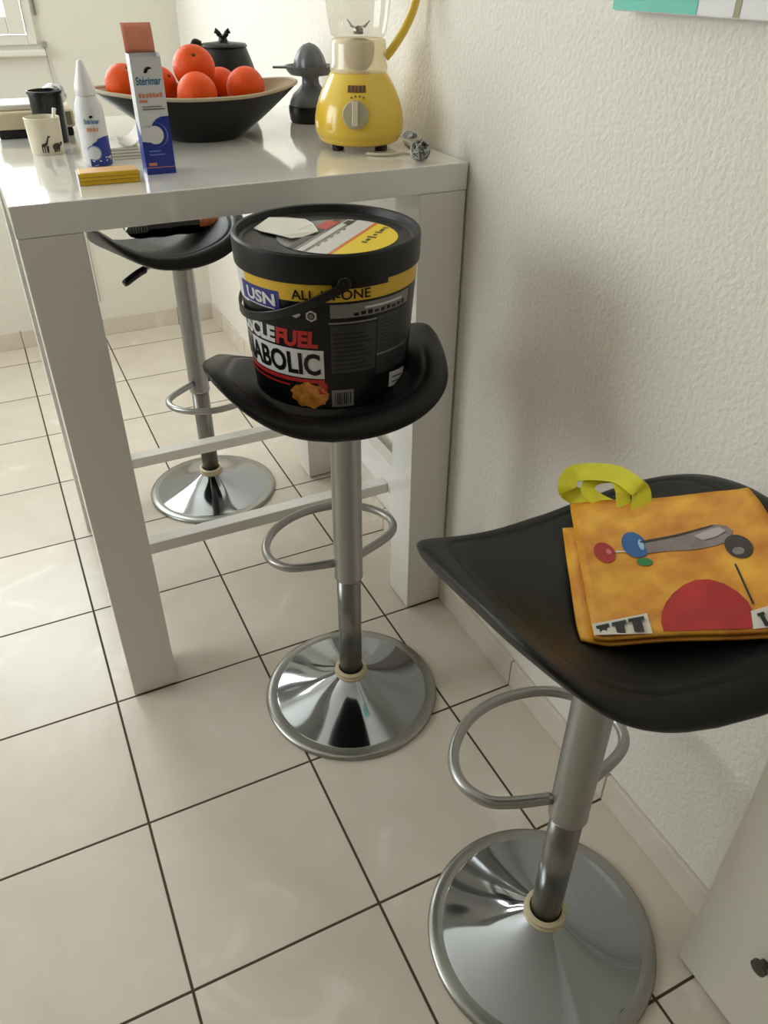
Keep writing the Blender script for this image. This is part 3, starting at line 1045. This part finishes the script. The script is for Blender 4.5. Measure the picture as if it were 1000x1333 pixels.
m = MB()
m.lathe([(0.0, 0.1905), (0.009, 0.1905), (0.009, 0.198), (0.006, 0.203), (0.0, 0.204)], 20)
for k in range(4):
    a = k * PI / 2 + 0.5
    d = Vector((math.cos(a), math.sin(a), 0)); n = Vector((-d.y, d.x, 0))
    up_ = 0.012 if k % 2 else 0.005
    q = [d * 0.005 - n * 0.0045, d * 0.014 - n * 0.004, d * 0.026 - n * 0.001, d * 0.026 + n * 0.001, d * 0.014 + n * 0.004, d * 0.005 + n * 0.0045]
    zz = [0.200, 0.201, 0.200 + up_, 0.200 + up_, 0.201, 0.200]
    m.add([(p.x, p.y, z) for p, z in zip(q, zz)] + [(p.x, p.y, z + 0.0012) for p, z in zip(q, zz)], [(5, 4, 1, 0), (4, 3, 2, 1), (6, 7, 10, 11), (7, 8, 9, 10)] + [(i, (i + 1) % 6, 6 + (i + 1) % 6, 6 + i) for i in range(6)])
m.build('blade', MSTEEL, bl)
hdir = Vector((0.93, -0.36, 0)).normalized()
P = [hdir * 0.050 + Vector((0, 0, 0.1525)), hdir * 0.066 + Vector((0, 0, 0.170)), hdir * 0.085 + Vector((0, 0, 0.197)), hdir * 0.102 + Vector((0, 0, 0.232)), hdir * 0.110 + Vector((0, 0, 0.275)), hdir * 0.104 + Vector((0, 0, 0.318)), hdir * 0.085 + Vector((0, 0, 0.343)), hdir * 0.067 + Vector((0, 0, 0.348))]
m = MB(); m.tube(catmull(P, 6), 0.0078, 14); m.build('jug_handle', MYEL, bl)
m = MB(); m.lathe([(0.071, 0.358), (0.0735, 0.362), (0.0725, 0.378), (0.060, 0.384), (0.026, 0.384), (0.025, 0.398), (0.0, 0.399)], 48); m.build('jug_lid', MYEL, bl)

# ---- citrus juicer
jc = thing('citrus_juicer', 'dark grey citrus juicer with ribbed cone beside the blender', 'juicer', (-0.102, 1.198, H))
m = MB()
m.lathe([(0.0, 0.0), (0.046, 0.0), (0.049, 0.004), (0.0515, 0.020), (0.0515, 0.032), (0.0500, 0.034), (0.0, 0.034)], 48, mi=0)
m.lathe([(0.0490, 0.0345), (0.047, 0.043), (0.040, 0.056), (0.028, 0.066), (0.020, 0.076), (0.0185, 0.086), (0.021, 0.094)], 48, mi=1)
m.build('juicer_base', [MBLACK, MGREY], jc, auto=0.9)
m = MB()
m.lathe([(0.0, 0.0945), (0.044, 0.0945), (0.049, 0.099), (0.055, 0.1085), (0.056, 0.112), (0.053, 0.112), (0.046, 0.105), (0.0, 0.103)], 48)
sd = Vector((-0.93, 0.37, 0)).normalized(); sn = Vector((-sd.y, sd.x, 0))
sp = [sd * 0.050 + sn * 0.014, sd * 0.082 + sn * 0.006, sd * 0.082 - sn * 0.006, sd * 0.050 - sn * 0.014]
m.add([(p.x, p.y, z) for z in (0.1065, 0.1105) for p in sp], [(3, 2, 1, 0), (4, 5, 6, 7), (0, 1, 5, 4), (1, 2, 6, 5), (2, 3, 7, 6), (3, 0, 4, 7)])
m.build('juice_tray', MGREY, jc, auto=0.7)
m = MB()
vs, fs = [], []
N, K = 60, 14
for i in range(K + 1):
    k = i / K
    for j in range(N):
        a = 2 * PI * j / N
        r = 0.037 * math.cos(k * PI / 2) ** 0.5 * (1 - 0.10 * (0.5 + 0.5 * math.cos(10 * a)) * (1 - k)) if k < 1 else 0.0005
        vs.append((r * math.cos(a), r * math.sin(a), 0.1055 + 0.050 * k))
for i in range(K):
    for j in range(N):
        fs.append((i * N + j, i * N + (j + 1) % N, (i + 1) * N + (j + 1) % N, (i + 1) * N + j))
m.add(vs, fs, 0, True)
m.build('reamer_cone', MGREY, jc)

# ---- fruit bowl
BC = (-0.378, 1.112)
bw = thing('fruit_bowl', 'wide black boat-shaped bowl with pale rim, filled with oranges', 'bowl', (BC[0], BC[1], H))


def bowl_pt(a, k, inner):
    """a = angle, k = 0 foot .. 1 rim"""
    co, si = math.cos(a), math.sin(a)
    tip = abs(co) ** 3
    rx = 0.070 + (0.158 + 0.050 * tip - 0.070) * (k ** 0.84)
    ry = 0.072 + (0.128 - 0.072) * (k ** 0.8)
    z = (0.082 + 0.012 * tip) * k
    n = 2.3
    x = math.copysign(abs(co) ** (2 / n), co) * rx
    y = math.copysign(abs(si) ** (2 / n), si) * ry
    if inner:
        s = (math.hypot(x, y) - 0.006) / math.hypot(x, y)
        x *= s; y *= s
        z = max(z, 0.040) + 0.001
    return (x, y, z)


m = MB()
N = 96
m.grid(lambda s, t: bowl_pt(2 * PI * s, t, False), N, 14, 0)
m.add([bowl_pt(2 * PI * k / N, 0, False) for k in range(N)], [tuple(range(N))], 0)
m.build('outer_shell', mat('bowl_black', (13, 13, 12), 0.35, var=0.3, vscale=25, spec=0.3), bw)
m = MB()
m.grid(lambda s, t: bowl_pt(2 * PI * s, 0.48 + 0.52 * t, True), N, 8, 0)
m.add([bowl_pt(2 * PI * k / N, 0.48, True) for k in range(N)], [tuple(range(N))], 0)
m.build('inner_lining', mat('bowl_tan', (150, 122, 84), 0.45, var=0.25, vscale=18), bw)
m = MB()
m.tube([Vector(bowl_pt(2 * PI * k / N, 1, False)) * 0.985 + Vector((0, 0, 0.0025)) for k in range(N)], 0.0036, 8, closed=True)
m.build('rim', mat('bowl_rim', (176, 160, 138), 0.45), bw)

# ---- oranges
MOR = mat('orange_peel', (226, 80, 6), 0.46, var=0.12, vscale=14, bump=0.25, bscale=330, spec=0.28)
ORC = 'oranges in the black bowl'
om = MB()
vs, fs = [], []
NO, KO = 36, 22
for i in range(KO + 1):
    ph = PI * i / KO
    for j in range(NO):
        a = 2 * PI * j / NO
        r = 0.0385 * (1 + 0.012 * math.sin(3 * a + 1) * math.sin(ph))
        z = 0.0375 * math.cos(ph) - 0.0035 * math.exp(-(ph / 0.22) ** 2)
        vs.append((r * math.sin(ph) * math.cos(a), r * math.sin(ph) * math.sin(a), z))
for i in range(KO):
    for j in range(NO):
        fs.append((i * NO + j, i * NO + (j + 1) % NO, (i + 1) * NO + (j + 1) % NO, (i + 1) * NO + j))
om.add(vs, fs, 0, True)
sm_ = MB()
sm_.lathe([(0.0, 0.0335), (0.0035, 0.0345), (0.0028, 0.0358), (0.0, 0.0362)], 10)
OR = [
    ((-0.524, 1.104, 1.164), (0.5, 0.2, 0.1), 0.94, 'orange at the window end of the bowl, beside the white carton'),
    ((-0.447, 1.162, 1.150), (0.9, -0.3, 1.0), 1.0, 'orange half hidden behind the white and blue carton'),
    ((-0.380, 1.122, 1.185), (-0.45, -0.75, 2.0), 1.08, 'large orange on top of the pile with a dark stalk spot'),
    ((-0.398, 1.045, 1.148), (-0.5, 2.6, 0.4), 1.0, 'bright orange at the front, below the topmost orange'),
    ((-0.315, 1.172, 1.143), (2.2, 0.7, 0.0), 0.96, 'orange at the back below the black kettle'),
    ((-0.291, 1.072, 1.150), (2.4, 1.0, 2.0), 1.02, 'round orange nearest the blender side of the bowl'),
]
o0 = om.build('orange', MOR)
c0 = sm_.build('stem_scar', mat('stem_scar', (70, 66, 34), 0.7), o0)
for i, (p, r, s, lab) in enumerate(OR):
    if i == 0:
        o = o0
    else:
        o = o0.copy(); COL.objects.link(o)
        c = c0.copy(); c.parent = o; COL.objects.link(c)
    o.location = p; o.rotation_euler = r; o.scale = (s, s, s)
    tag(o, lab, 'orange', ORC)

# ---- black kettle behind the bowl
kt = thing('teapot', 'small black teapot with bow-shaped lid knob behind the fruit bowl', 'teapot', (-0.250, 1.352, H))
m = MB()
m.lathe([(0.0, 0.0), (0.050, 0.0), (0.060, 0.006), (0.072, 0.035), (0.074, 0.060), (0.070, 0.085), (0.062, 0.110), (0.052, 0.136), (0.050, 0.140), (0.0, 0.140)], 56)
m.build('pot', mat('pot_black', (16, 16, 16), 0.4, spec=0.35), kt, auto=0.8)
m = MB()
m.lathe([(0.0525, 0.1405), (0.0535, 0.143), (0.050, 0.147), (0.020, 0.150), (0.011, 0.152), (0.009, 0.158), (0.011, 0.162), (0.0, 0.163)], 40)
ld_ = m.build('pot_lid', MBLACK, kt, auto=0.8)
bdir = Vector((0.9, -0.44, 0))
m = MB()
for sg in (-1, 1):
    m.tube([bdir * 0.004 * sg + Vector((0, 0, 0.160)), bdir * 0.009 * sg + Vector((0, 0, 0.166)), bdir * 0.014 * sg + Vector((0, 0, 0.172)), bdir * 0.0155 * sg + Vector((0, 0, 0.166))], [0.005, 0.006, 0.0055, 0.004], 10)
m.build('lid_knob', MBLACK, ld_)
m = MB()
sdir = Vector((-0.9, 0.2, 0)).normalized()
m.tube(catmull([sdir * 0.055 + Vector((0, 0, 0.085)), sdir * 0.072 + Vector((0, 0, 0.105)), sdir * 0.074 + Vector((0, 0, 0.130)), sdir * 0.064 + Vector((0, 0, 0.150)), sdir * 0.05 + Vector((0, 0, 0.146))], 6), 0.0065, 10)
m.build('pot_handle', MBLACK, kt)

# ---- nasal spray carton
cb = thing('spray_carton', 'tall white and blue nose spray carton with its flap standing open', 'carton', (-0.537, 0.7925, H), -0.02)
MCARD = mat('carton_white', (214, 214, 216), 0.4)
MNAVY = mat('carton_blue', (28, 48, 140), 0.35)
MNAVY2 = mat('carton_pale_blue', (110, 134, 196), 0.35)
MSKY = mat('carton_teal', (44, 108, 150), 0.4)
MCORAL = mat('carton_coral', (216, 132, 104), 0.45)
MFLAP = mat('flap_salmon', (220, 136, 106), 0.45, var=0.08, vscale=30)
CW, CD, CH = 0.0485, 0.036, 0.178
m = MB()
x0, x1, y0, y1 = -CW / 2, CW / 2, 0.0, CD
w = 0.0006
m.box((x0, y0, 0.0), (x1, y0 + w, CH - 0.004)); m.box((x0, y1 - w, 0), (x1, y1, CH)); m.box((x0, y0 + w, 0), (x0 + w, y1 - w, CH)); m.box((x1 - w, y0 + w, 0), (x1, y1 - w, CH)); m.box((x0 + w, y0 + w, 0), (x1 - w, y1 - w, w))
# blue lower half of both narrow sides
m.add([(x0 - 0.0003, y0, 0), (x0 - 0.0003, y1, 0), (x0 - 0.0003, y1, 0.080), (x0 - 0.0003, y0, 0.060)], [(0, 1, 2, 3)], 1)
m.add([(x1 + 0.0003, y0, 0), (x1 + 0.0003, y1, 0), (x1 + 0.0003, y1, 0.080), (x1 + 0.0003, y0, 0.085)], [(0, 1, 2, 3)], 1)
carton = m.build('box_body', [MCARD, MNAVY], cb)
FP = MB()


def fpoly(pts, mi, off):
    n = len(pts)
    FP.add([(x, -off, z) for x, z in pts], [tuple(range(n))], mi)


def wave_art(poly, hw, zt, zc, s):
    """blue panel with a curling wave: full below, wave crest rising on the right"""
    crest = [(-hw, 0.0), (hw, 0.0), (hw, zt)]
    for k in range(9):
        a = PI / 2 + (PI * 0.5) * k / 8
        crest.append((hw * 0.95 + hw * 1.35 * math.cos(a), zt - hw * 1.35 + hw * 1.35 * math.sin(a)))
    crest += [(-hw * 0.40, zc + hw * 0.15), (-hw * 0.7, zc - hw * 0.2), (-hw, zc - hw * 0.35)]
    return crest


hw = CW / 2
# blue body of the wave
fpoly([(-hw, 0.0), (hw, 0.0), (hw, 0.0885), (0.012, 0.0880), (0.003, 0.0845), (-0.003, 0.0790), (-0.0065, 0.0725), (-0.004, 0.0660), (-0.010, 0.058), (-hw, 0.0520)], 1, 0.0005)
# pale curl inside, and the white ball that fills it
cc = (-0.002, 0.0610)
for r, mi, of, ex in ((0.0215, 2, 0.0008, 0.90), (0.0195, 1, 0.0010, 0.98), (0.0140, 0, 0.0013, 1.0)):
    pts = [(max(-hw, cc[0] + r * math.cos(2 * PI * k / 36)), cc[1] + r * ex * math.sin(2 * PI * k / 36)) for k in range(36)]
    if mi != 0:
        pts = [(max(0.001, x), z) for x, z in pts]
    fpoly(pts, mi, of)
fpoly([(-hw, 0.052), (-0.010, 0.0500), (-0.003, 0.0600), (-0.006, 0.0725), (-hw, 0.0745)], 0, 0.0012)
# printed lines
fpoly([(-0.016, 0.0355), (0.004, 0.0355), (0.004, 0.0375), (-0.016, 0.0375)], 2, 0.0008)
fpoly([(-0.016, 0.0300), (0.010, 0.0300), (0.010, 0.0320), (-0.016, 0.0320)], 2, 0.0008)
fpoly([(-0.019, 0.0140), (-0.006, 0.0140), (-0.006, 0.0185), (-0.019, 0.0185)], 4, 0.0008)
fpoly([(-hw, 0.0105), (hw, 0.0105), (hw, 0.0115), (-hw, 0.0115)], 4, 0.0008)


def ftext(s, cx, z, hgt, mi, width, bold=0.02):
    vs, fs, wd = text_shape(s, hgt, bold)
    k = width / wd
    FP.add([(cx - width / 2 + x * k, -0.0008, z + y) for x, y in vs], fs, mi)


ftext('St\u00e9rimar', 0.0, 0.1345, 0.0120, 3, 0.040)
fpoly([(-0.006, 0.1520), (-0.004, 0.1570), (0.000, 0.1600), (0.005, 0.1600), (0.008, 0.1570), (0.005, 0.1570), (0.002, 0.1565), (0.000, 0.1530), (-0.002, 0.1510)], 5, 0.0008)
for k in range(7):
    xx = -0.019 + 0.0056 * k
    fpoly([(xx, 0.1165), (xx + 0.0042, 0.1165), (xx + 0.0042, 0.1225 - 0.001 * (k % 2)), (xx, 0.1235 - 0.0012 * (k % 3))], 4, 0.0008)
fpoly([(-0.019, 0.1095), (-0.006, 0.1095), (-0.006, 0.1130), (-0.019, 0.1130)], 4, 0.0008)
fpoly([(-0.016, 0.0985), (0.020, 0.0985), (0.020, 0.1005), (-0.016, 0.1005)], 6, 0.0008)
fpoly([(-0.016, 0.1025), (0.016, 0.1025), (0.016, 0.1040), (-0.016, 0.1040)], 6, 0.0008)
PRINT = [MCARD, MNAVY, MNAVY2, MSKY, MCORAL, MLK, MLG]
FP.build('front_print', PRINT, carton)
m = MB()
m.sheet(lambda s, t: ((s - 0.5) * CW * 0.98, CD - 0.001 + 0.010 * t * t, CH - 0.001 + 0.041 * t), 6, 6, 0.0007)
m.build('open_flap', MFLAP, cb)

# ---- nasal spray bottle
nb = thing('spray_bottle', 'white nose spray bottle with pointed cap and blue wave print', 'bottle', (-0.622, 0.915, H))
m = MB()
m.lathe([(0.0, 0.0), (0.0215, 0.0), (0.0235, 0.002), (0.0240, 0.010), (0.0240, 0.078), (0.0232, 0.090), (0.0205, 0.100), (0.0165, 0.107), (0.0155, 0.110), (0.0, 0.110)], 48)
nbb = m.build('bottle_body', MCARD, nb, auto=0.9)
m = MB()
m.lathe([(0.0165, 0.1105), (0.0175, 0.112), (0.0170, 0.122), (0.0150, 0.128), (0.0105, 0.142), (0.0065, 0.155), (0.0045, 0.1605), (0.0020, 0.1625), (0.0, 0.163)], 40)
m.build('nozzle_cap', mat('cap_translucent_white', (226, 224, 226), 0.3), nb, auto=0.9)
m = MB()
nba = math.atan2(-0.657 - 0.915, -0.816 + 0.622)


def nbs(arc, z, off):
    a = nba + arc / 0.0240
    return ((0.0240 + off) * math.cos(a), (0.0240 + off) * math.sin(a), z)


def nbpoly(pts, mi, off):
    n = len(pts)
    cx, cz = sum(p[0] for p in pts) / n, sum(p[1] for p in pts) / n
    vs_ = []
    for (xa, za), (xb, zb) in zip(pts, pts[1:] + pts[:1]):
        for q in range(4):
            vs_.append((xa + (xb - xa) * q / 4, za + (zb - za) * q / 4))
    nn = len(vs_)
    inner = [(cx + (x - cx) * 0.5, cz + (z - cz) * 0.5) for x, z in vs_]
    m.add([nbs(x, z, off) for x, z in vs_ + inner + [(cx, cz)]],
          [(k, (k + 1) % nn, nn + (k + 1) % nn, nn + k) for k in range(nn)] + [(nn + k, nn + (k + 1) % nn, 2 * nn) for k in range(nn)], mi, True)


nbpoly([(-0.013, 0.001), (0.034, 0.001), (0.034, 0.016), (-0.013, 0.016)], 1, 0.0006)
nbpoly([(0.002, 0.0155), (0.034, 0.0155), (0.034, 0.0475), (0.016, 0.0475), (0.006, 0.0450), (0.001, 0.0390)], 1, 0.0006)
nbpoly([(-0.009, 0.0290), (0.002, 0.0290), (0.002, 0.0410), (-0.004, 0.0375)], 1, 0.0006)
cc2 = (-0.004, 0.0230)
nbpoly([(cc2[0] + 0.0125 * math.cos(2 * PI * k / 20), cc2[1] + 0.0125 * math.sin(2 * PI * k / 20)) for k in range(20)], 2, 0.0011)
nbpoly([(cc2[0] + 0.0105 * math.cos(2 * PI * k / 20), cc2[1] + 0.0105 * math.sin(2 * PI * k / 20)) for k in range(20)], 0, 0.0017)
nbpoly([(-0.026, 0.0135), (-0.006, 0.0135), (-0.006, 0.0270), (-0.026, 0.0320)], 0, 0.0015)
nbpoly([(-0.0025, 0.0785), (-0.001, 0.0815), (0.0035, 0.0815), (0.0045, 0.0785), (0.002, 0.0785), (0.001, 0.077)], 4, 0.0006)
vs, fs, wd = text_shape('St\u00e9rimar', 0.0080, 0.02, 1.0, 0.004)
m.add([nbs(-0.0120 + x * 0.026 / wd, 0.0685 + y, 0.0008) for x, y in vs], fs, 3)
for k in range(4):
    nbpoly([(-0.009 + 0.005 * k, 0.0570), (-0.0055 + 0.005 * k, 0.0570), (-0.0055 + 0.005 * k, 0.0625), (-0.009 + 0.005 * k, 0.0625)], 5, 0.0006)
m.build('bottle_print', [MCARD, MNAVY, MNAVY2, MSKY, MLK, MCORAL], nbb)

# ---- yellow packet
yp = thing('yellow_packet', 'small flat yellow packet with white ends at the front table edge', 'packet', (-0.628, 0.772, H), -0.05)
m = MB(); m.box((-0.0465, -0.021, 0.0), (0.0465, 0.021, 0.0185)); pkt = m.build('packet_box', mat('packet_yellow', (222, 178, 22), 0.35), yp, bevel=0.0015)
for xa in (-0.0488, 0.0468):
    m = MB(); m.box((xa, -0.0205, 0.0004), (xa + 0.002, 0.0205, 0.0181)); m.build('packet_end', MPAPER, yp, bevel=0.0006)
m = MB(); m.box((-0.0455, -0.0195, 0.0186), (0.0455, 0.0195, 0.0190), 0)
for k, zz in enumerate((0.006, 0.0115)):
    m.box((-0.0460, -0.0214, zz), (0.0460, -0.0210, zz + 0.0013), 1)
m.build('packet_print', [mat('packet_pale_orange', (226, 178, 124), 0.45), mat('packet_ochre', (178, 132, 14), 0.4)], pkt)

# ---- animal mug
mg = thing('animal_mug', 'small cream mug with dark animal silhouettes at the left of the table', 'mug', (-0.691, 1.058, H))
m = MB()
m.lathe([(0.0, 0.0), (0.0275, 0.0), (0.0290, 0.002), (0.0315, 0.058), (0.0318, 0.061), (0.0305, 0.062), (0.0292, 0.060), (0.0265, 0.006), (0.0, 0.005)], 48)
mgb = m.build('mug_body', mat('mug_cream', (216, 206, 184), 0.3), mg, auto=0.9)
mga = math.atan2(-0.657 - 1.058, -0.816 + 0.690)
m = MB()


def mgs(arc, z, off=0.0008):
    r = 0.0290 + 0.0025 * z / 0.058 + off
    a = mga + arc / 0.030
    return (r * math.cos(a), r * math.sin(a), z)


def mpoly(pts):
    n = len(pts)
    cx, cz = sum(p[0] for p in pts) / n, sum(p[1] for p in pts) / n
    m.add([mgs(x, z) for x, z in pts] + [mgs(cx, cz)], [(k, (k + 1) % n, n) for k in range(n)], 0, True)


# long-necked animal
mpoly([(-0.010, 0.014), (-0.001, 0.017), (0.000, 0.022), (-0.009, 0.020)])
mpoly([(-0.003, 0.019), (0.003, 0.031), (0.005, 0.030), (0.001, 0.019)])
mpoly([(0.003, 0.030), (0.008, 0.031), (0.008, 0.033), (0.004, 0.034)])
for xx in (-0.010, -0.006, -0.002, 0.000):
    mpoly([(xx, 0.005), (xx + 0.0016, 0.005), (xx + 0.0024, 0.017), (xx + 0.0002, 0.017)])
# broad animal
mpoly([(0.010, 0.010), (0.023, 0.009), (0.026, 0.015), (0.022, 0.020), (0.013, 0.020), (0.009, 0.016)])
mpoly([(0.024, 0.014), (0.031, 0.016), (0.032, 0.021), (0.026, 0.021)])
for xx in (0.011, 0.015, 0.020):
    mpoly([(xx, 0.005), (xx + 0.003, 0.005), (xx + 0.003, 0.013), (xx, 0.013)])
m.build('animal_print', mat('print_brown', (58, 36, 30), 0.5), mgb)
m = MB()
m.tube([(0.010, 0.006, 0.012), (0.020, 0.006, 0.050), (0.026, 0.004, 0.074)], [0.0022, 0.0026, 0.0036], 10)
tag(m.build('teaspoon', MWHITE, None, (-0.691, 1.058, H)), 'small white plastic spoon standing in the animal mug', 'spoon')

# ---- black cup
bc = thing('black_cup', 'plain black beaker behind the animal mug', 'cup', (-0.667, 1.170, H))
m = MB()
m.lathe([(0.0, 0.0), (0.0275, 0.0), (0.0285, 0.002), (0.0315, 0.086), (0.0335, 0.087), (0.0335, 0.092), (0.0305, 0.092), (0.0295, 0.084), (0.0260, 0.006), (0.0, 0.005)], 48)
m.build('beaker', mat('beaker_black', (20, 22, 26), 0.3), bc, auto=0.8)

# ---- cream appliance (table grill) behind the cups
gr = thing('table_grill', 'low cream table grill on black feet at the far left table corner', 'grill', (-0.690, 1.285, H), -0.05)
m = MB(); m.box((-0.072, -0.055, 0.0), (0.072, 0.055, 0.016)); m.build('grill_base', MBLACKM, gr, bevel=0.003)
m = MB(); m.box((-0.078, -0.060, 0.0165), (0.078, 0.060, 0.050)); m.build('grill_body', MCREAM, gr, bevel=0.006, segs=3)
m = MB(); m.box((-0.066, -0.048, 0.0505), (0.010, 0.048, 0.061)); m.build('grill_top', MWHITE, gr, bevel=0.003)
m = MB(); m.box((0.038, -0.0615, 0.022), (0.072, -0.0602, 0.046)); m.build('grill_panel', mat('panel_olive', (132, 124, 96), 0.5), gr)

# ---- crumpled wrapper on the grill
m = MB()
N, K = 18, 10
vs, fs = [], []
random.seed(3)
for i in range(K + 1):
    ph = PI * i / K
    for j in range(N):
        a = 2 * PI * j / N
        r = 0.021 * (0.75 + 0.45 * random.random())
        vs.append((r * math.sin(ph) * math.cos(a) * 1.1, r * math.sin(ph) * math.sin(a), 0.0215 + min(1.0, max(-1.0, 1.0 * math.cos(ph))) * 0.0212))
for i in range(K):
    for j in range(N):
        fs.append((i * N + j, i * N + (j + 1) % N, (i + 1) * N + (j + 1) % N, (i + 1) * N + j))
m.add(vs, fs, 0, False)
tag(m.build('crumpled_wrapper', mat('foil_white', (214, 214, 216), 0.25, 0.4, var=0.4, vscale=60), None, (-0.640, 1.272, H + 0.0500)), 'crumpled silvery wrapper lying on the cream table grill', 'wrapper')

# ---- white leaflet pad with a curled sheet, between bottle and carton
lp = thing('leaflet_pad', 'white stack of folded papers between the spray bottle and the carton', 'papers', (-0.575, 0.985, H), -0.06)
m = MB()
for k in range(4):
    m.box((-0.040, -0.045, 0.0002 + 0.0052 * k), (0.040 - 0.002 * k, 0.045 - 0.003 * k, 0.0046 + 0.0052 * k))
m.build('sheet_stack', MPAPER, lp, bevel=0.0008)
m = MB()
m.sheet(lambda s, t: (0.000 + 0.050 * s, -0.052 + 0.080 * t, 0.0225 + 0.030 * (s - 0.35) ** 2 * 2.0 + 0.010 * t * s), 12, 8, 0.0008)
m.build('curled_sheet', mat('leaflet_grey', (196, 192, 184), 0.6), lp)

# ---- tangled ball of wire at the table edge
wb = thing('wire_ball', 'grey tangled wire ball with a thin upright stalk at the front right table edge', 'ornament', (-0.0875, 0.697, H))
random.seed(11)
m = MB()
for k in range(26):
    ax = Vector((random.uniform(-1, 1), random.uniform(-1, 1), random.uniform(-1, 1))).normalized()
    u_ = ax.orthogonal().normalized(); v_ = ax.cross(u_)
    R = random.uniform(0.015, 0.0185); off = ax * random.uniform(-0.007, 0.007)
    P = [Vector((0, 0, 0.0205)) + off + (u_ * math.cos(2 * PI * i / 20) + v_ * math.sin(2 * PI * i / 20)) * R * (1 + 0.05 * math.sin(3 * i + k)) * 0.95 for i in range(20)]
    m.tube(P, random.choice((0.0011, 0.0016, 0.0020)), 6, k % 2, closed=True)
MWIRE1 = mat('wire_pale', (188, 188, 184), 0.4); MWIRE2 = mat('wire_dark', (92, 92, 92), 0.4)
m.build('tangle', [MWIRE1, MWIRE2], wb)
m = MB()
for k in range(5):
    P = [Vector((-0.014 + 0.010 * math.cos(2 * PI * i / 14 + k), 0.006 + 0.004 * k, 0.044 + 0.006 * math.sin(2 * PI * i / 14 + k))) for i in range(14)]
    m.tube(P, 0.0014, 6, k % 2, closed=True)
m.build('top_curl', [MWIRE1, MWIRE2], wb)
m = MB(); m.tube([(0.004, 0.004, 0.034), (0.012, 0.012, 0.060), (0.022, 0.020, 0.094)], 0.0008, 6); m.build('stalk', MWIRE1, wb)
# ---- blender cable
m = MB()
m.tube(catmull([(-0.150, 0.795, H + 0.003), (-0.135, 0.776, H + 0.0035), (-0.110, 0.766, H + 0.0035), (-0.085, 0.772, H + 0.0035), (-0.060, 0.760, H + 0.0035), (-0.048, 0.800, H + 0.0035), (-0.026, 0.880, H + 0.0035)], 8), 0.0028, 8)
tag(m.build('power_cable', mat('cable_white', (206, 198, 172), 0.4), None), 'pale power cable lying in front of the yellow blender', 'cable')

# ================================================================== ON THE WALLS, AND THE CABINET
pc = thing('canvas_picture', 'canvas print in teal and white hanging on the right wall', 'picture', (-0.0005, -0.05, 1.311))
m = MB(); m.box((-0.030, -0.36, 0.0), (0.0, 0.342, 0.5)); m.build('canvas', mat('canvas_white', (222, 220, 220), 0.7, bump=0.15, bscale=500), pc, bevel=0.002)
m = MB()
m.box((-0.0306, 0.194, 0.0015), (-0.0301, 0.3415, 0.4985), 0)
m.box((-0.0306, 0.130, 0.0015), (-0.0301, 0.139, 0.4985), 1)
m.box((-0.0311, 0.285, 0.013), (-0.0307, 0.330, 0.017), 2)
m.build('painted_stripe', [mat('paint_teal', (104, 190, 172), 0.6, var=0.1, vscale=12), mat('paint_olive', (150, 146, 112), 0.6), mat('paint_dark_teal', (70, 150, 138), 0.6)], pc)

cbn = thing('shoe_cabinet', 'shallow white cabinet against the right wall in the lower corner', 'cabinet', (-0.045, -0.75, 0.0))
m = MB(); m.box((-0.026, -0.45, 0.0), (0.033, 0.450, 0.92)); m.build('carcass', MLEG, cbn, bevel=0.001)
m = MB(); m.box((-0.042, -0.449, 0.006), (-0.0265, 0.451, 0.915)); dr = m.build('door', mat('cabinet_door', (214, 208, 196), 0.35), cbn, bevel=0.0015)
m = MB(); m.lathe([(0.007, 0.0), (0.007, 0.006), (0.012, 0.010), (0.012, 0.016), (0.0, 0.018)], 24, (-0.042, 0.338, 0.200), ax=Matrix(((0, 0, -1), (0, 1, 0), (1, 0, 0))))
m.build('knob', mat('knob_dark', (70, 62, 54), 0.4), dr, auto=0.7)

# blind cord beside the window
bcd = thing('blind_cord', 'grey blind strap with cleat hanging beside the back window', 'cord', (-0.50, YB - 0.006, 0.60))
m = MB(); m.box((-0.026, -0.001, 0.565), (-0.018, 0.001, 1.75)); m.box((-0.008, -0.001, 0.600), (0.000, 0.001, 1.75)); m.build('strap', mat('strap_grey', (120, 116, 106), 0.8), bcd)
m = MB(); m.box((-0.004, -0.008, 0.500), (0.012, 0.0055, 0.520)); m.build('cleat', mat('cleat_grey', (150, 146, 138), 0.5), bcd, bevel=0.003)
m = MB(); m.tube([(0.004, 0.001, 0.500), (0.012, 0.001, 0.36), (0.014, 0.001, -0.45)], 0.0016, 8); m.build('thin_cord', mat('cord_grey', (168, 164, 152), 0.7), bcd)
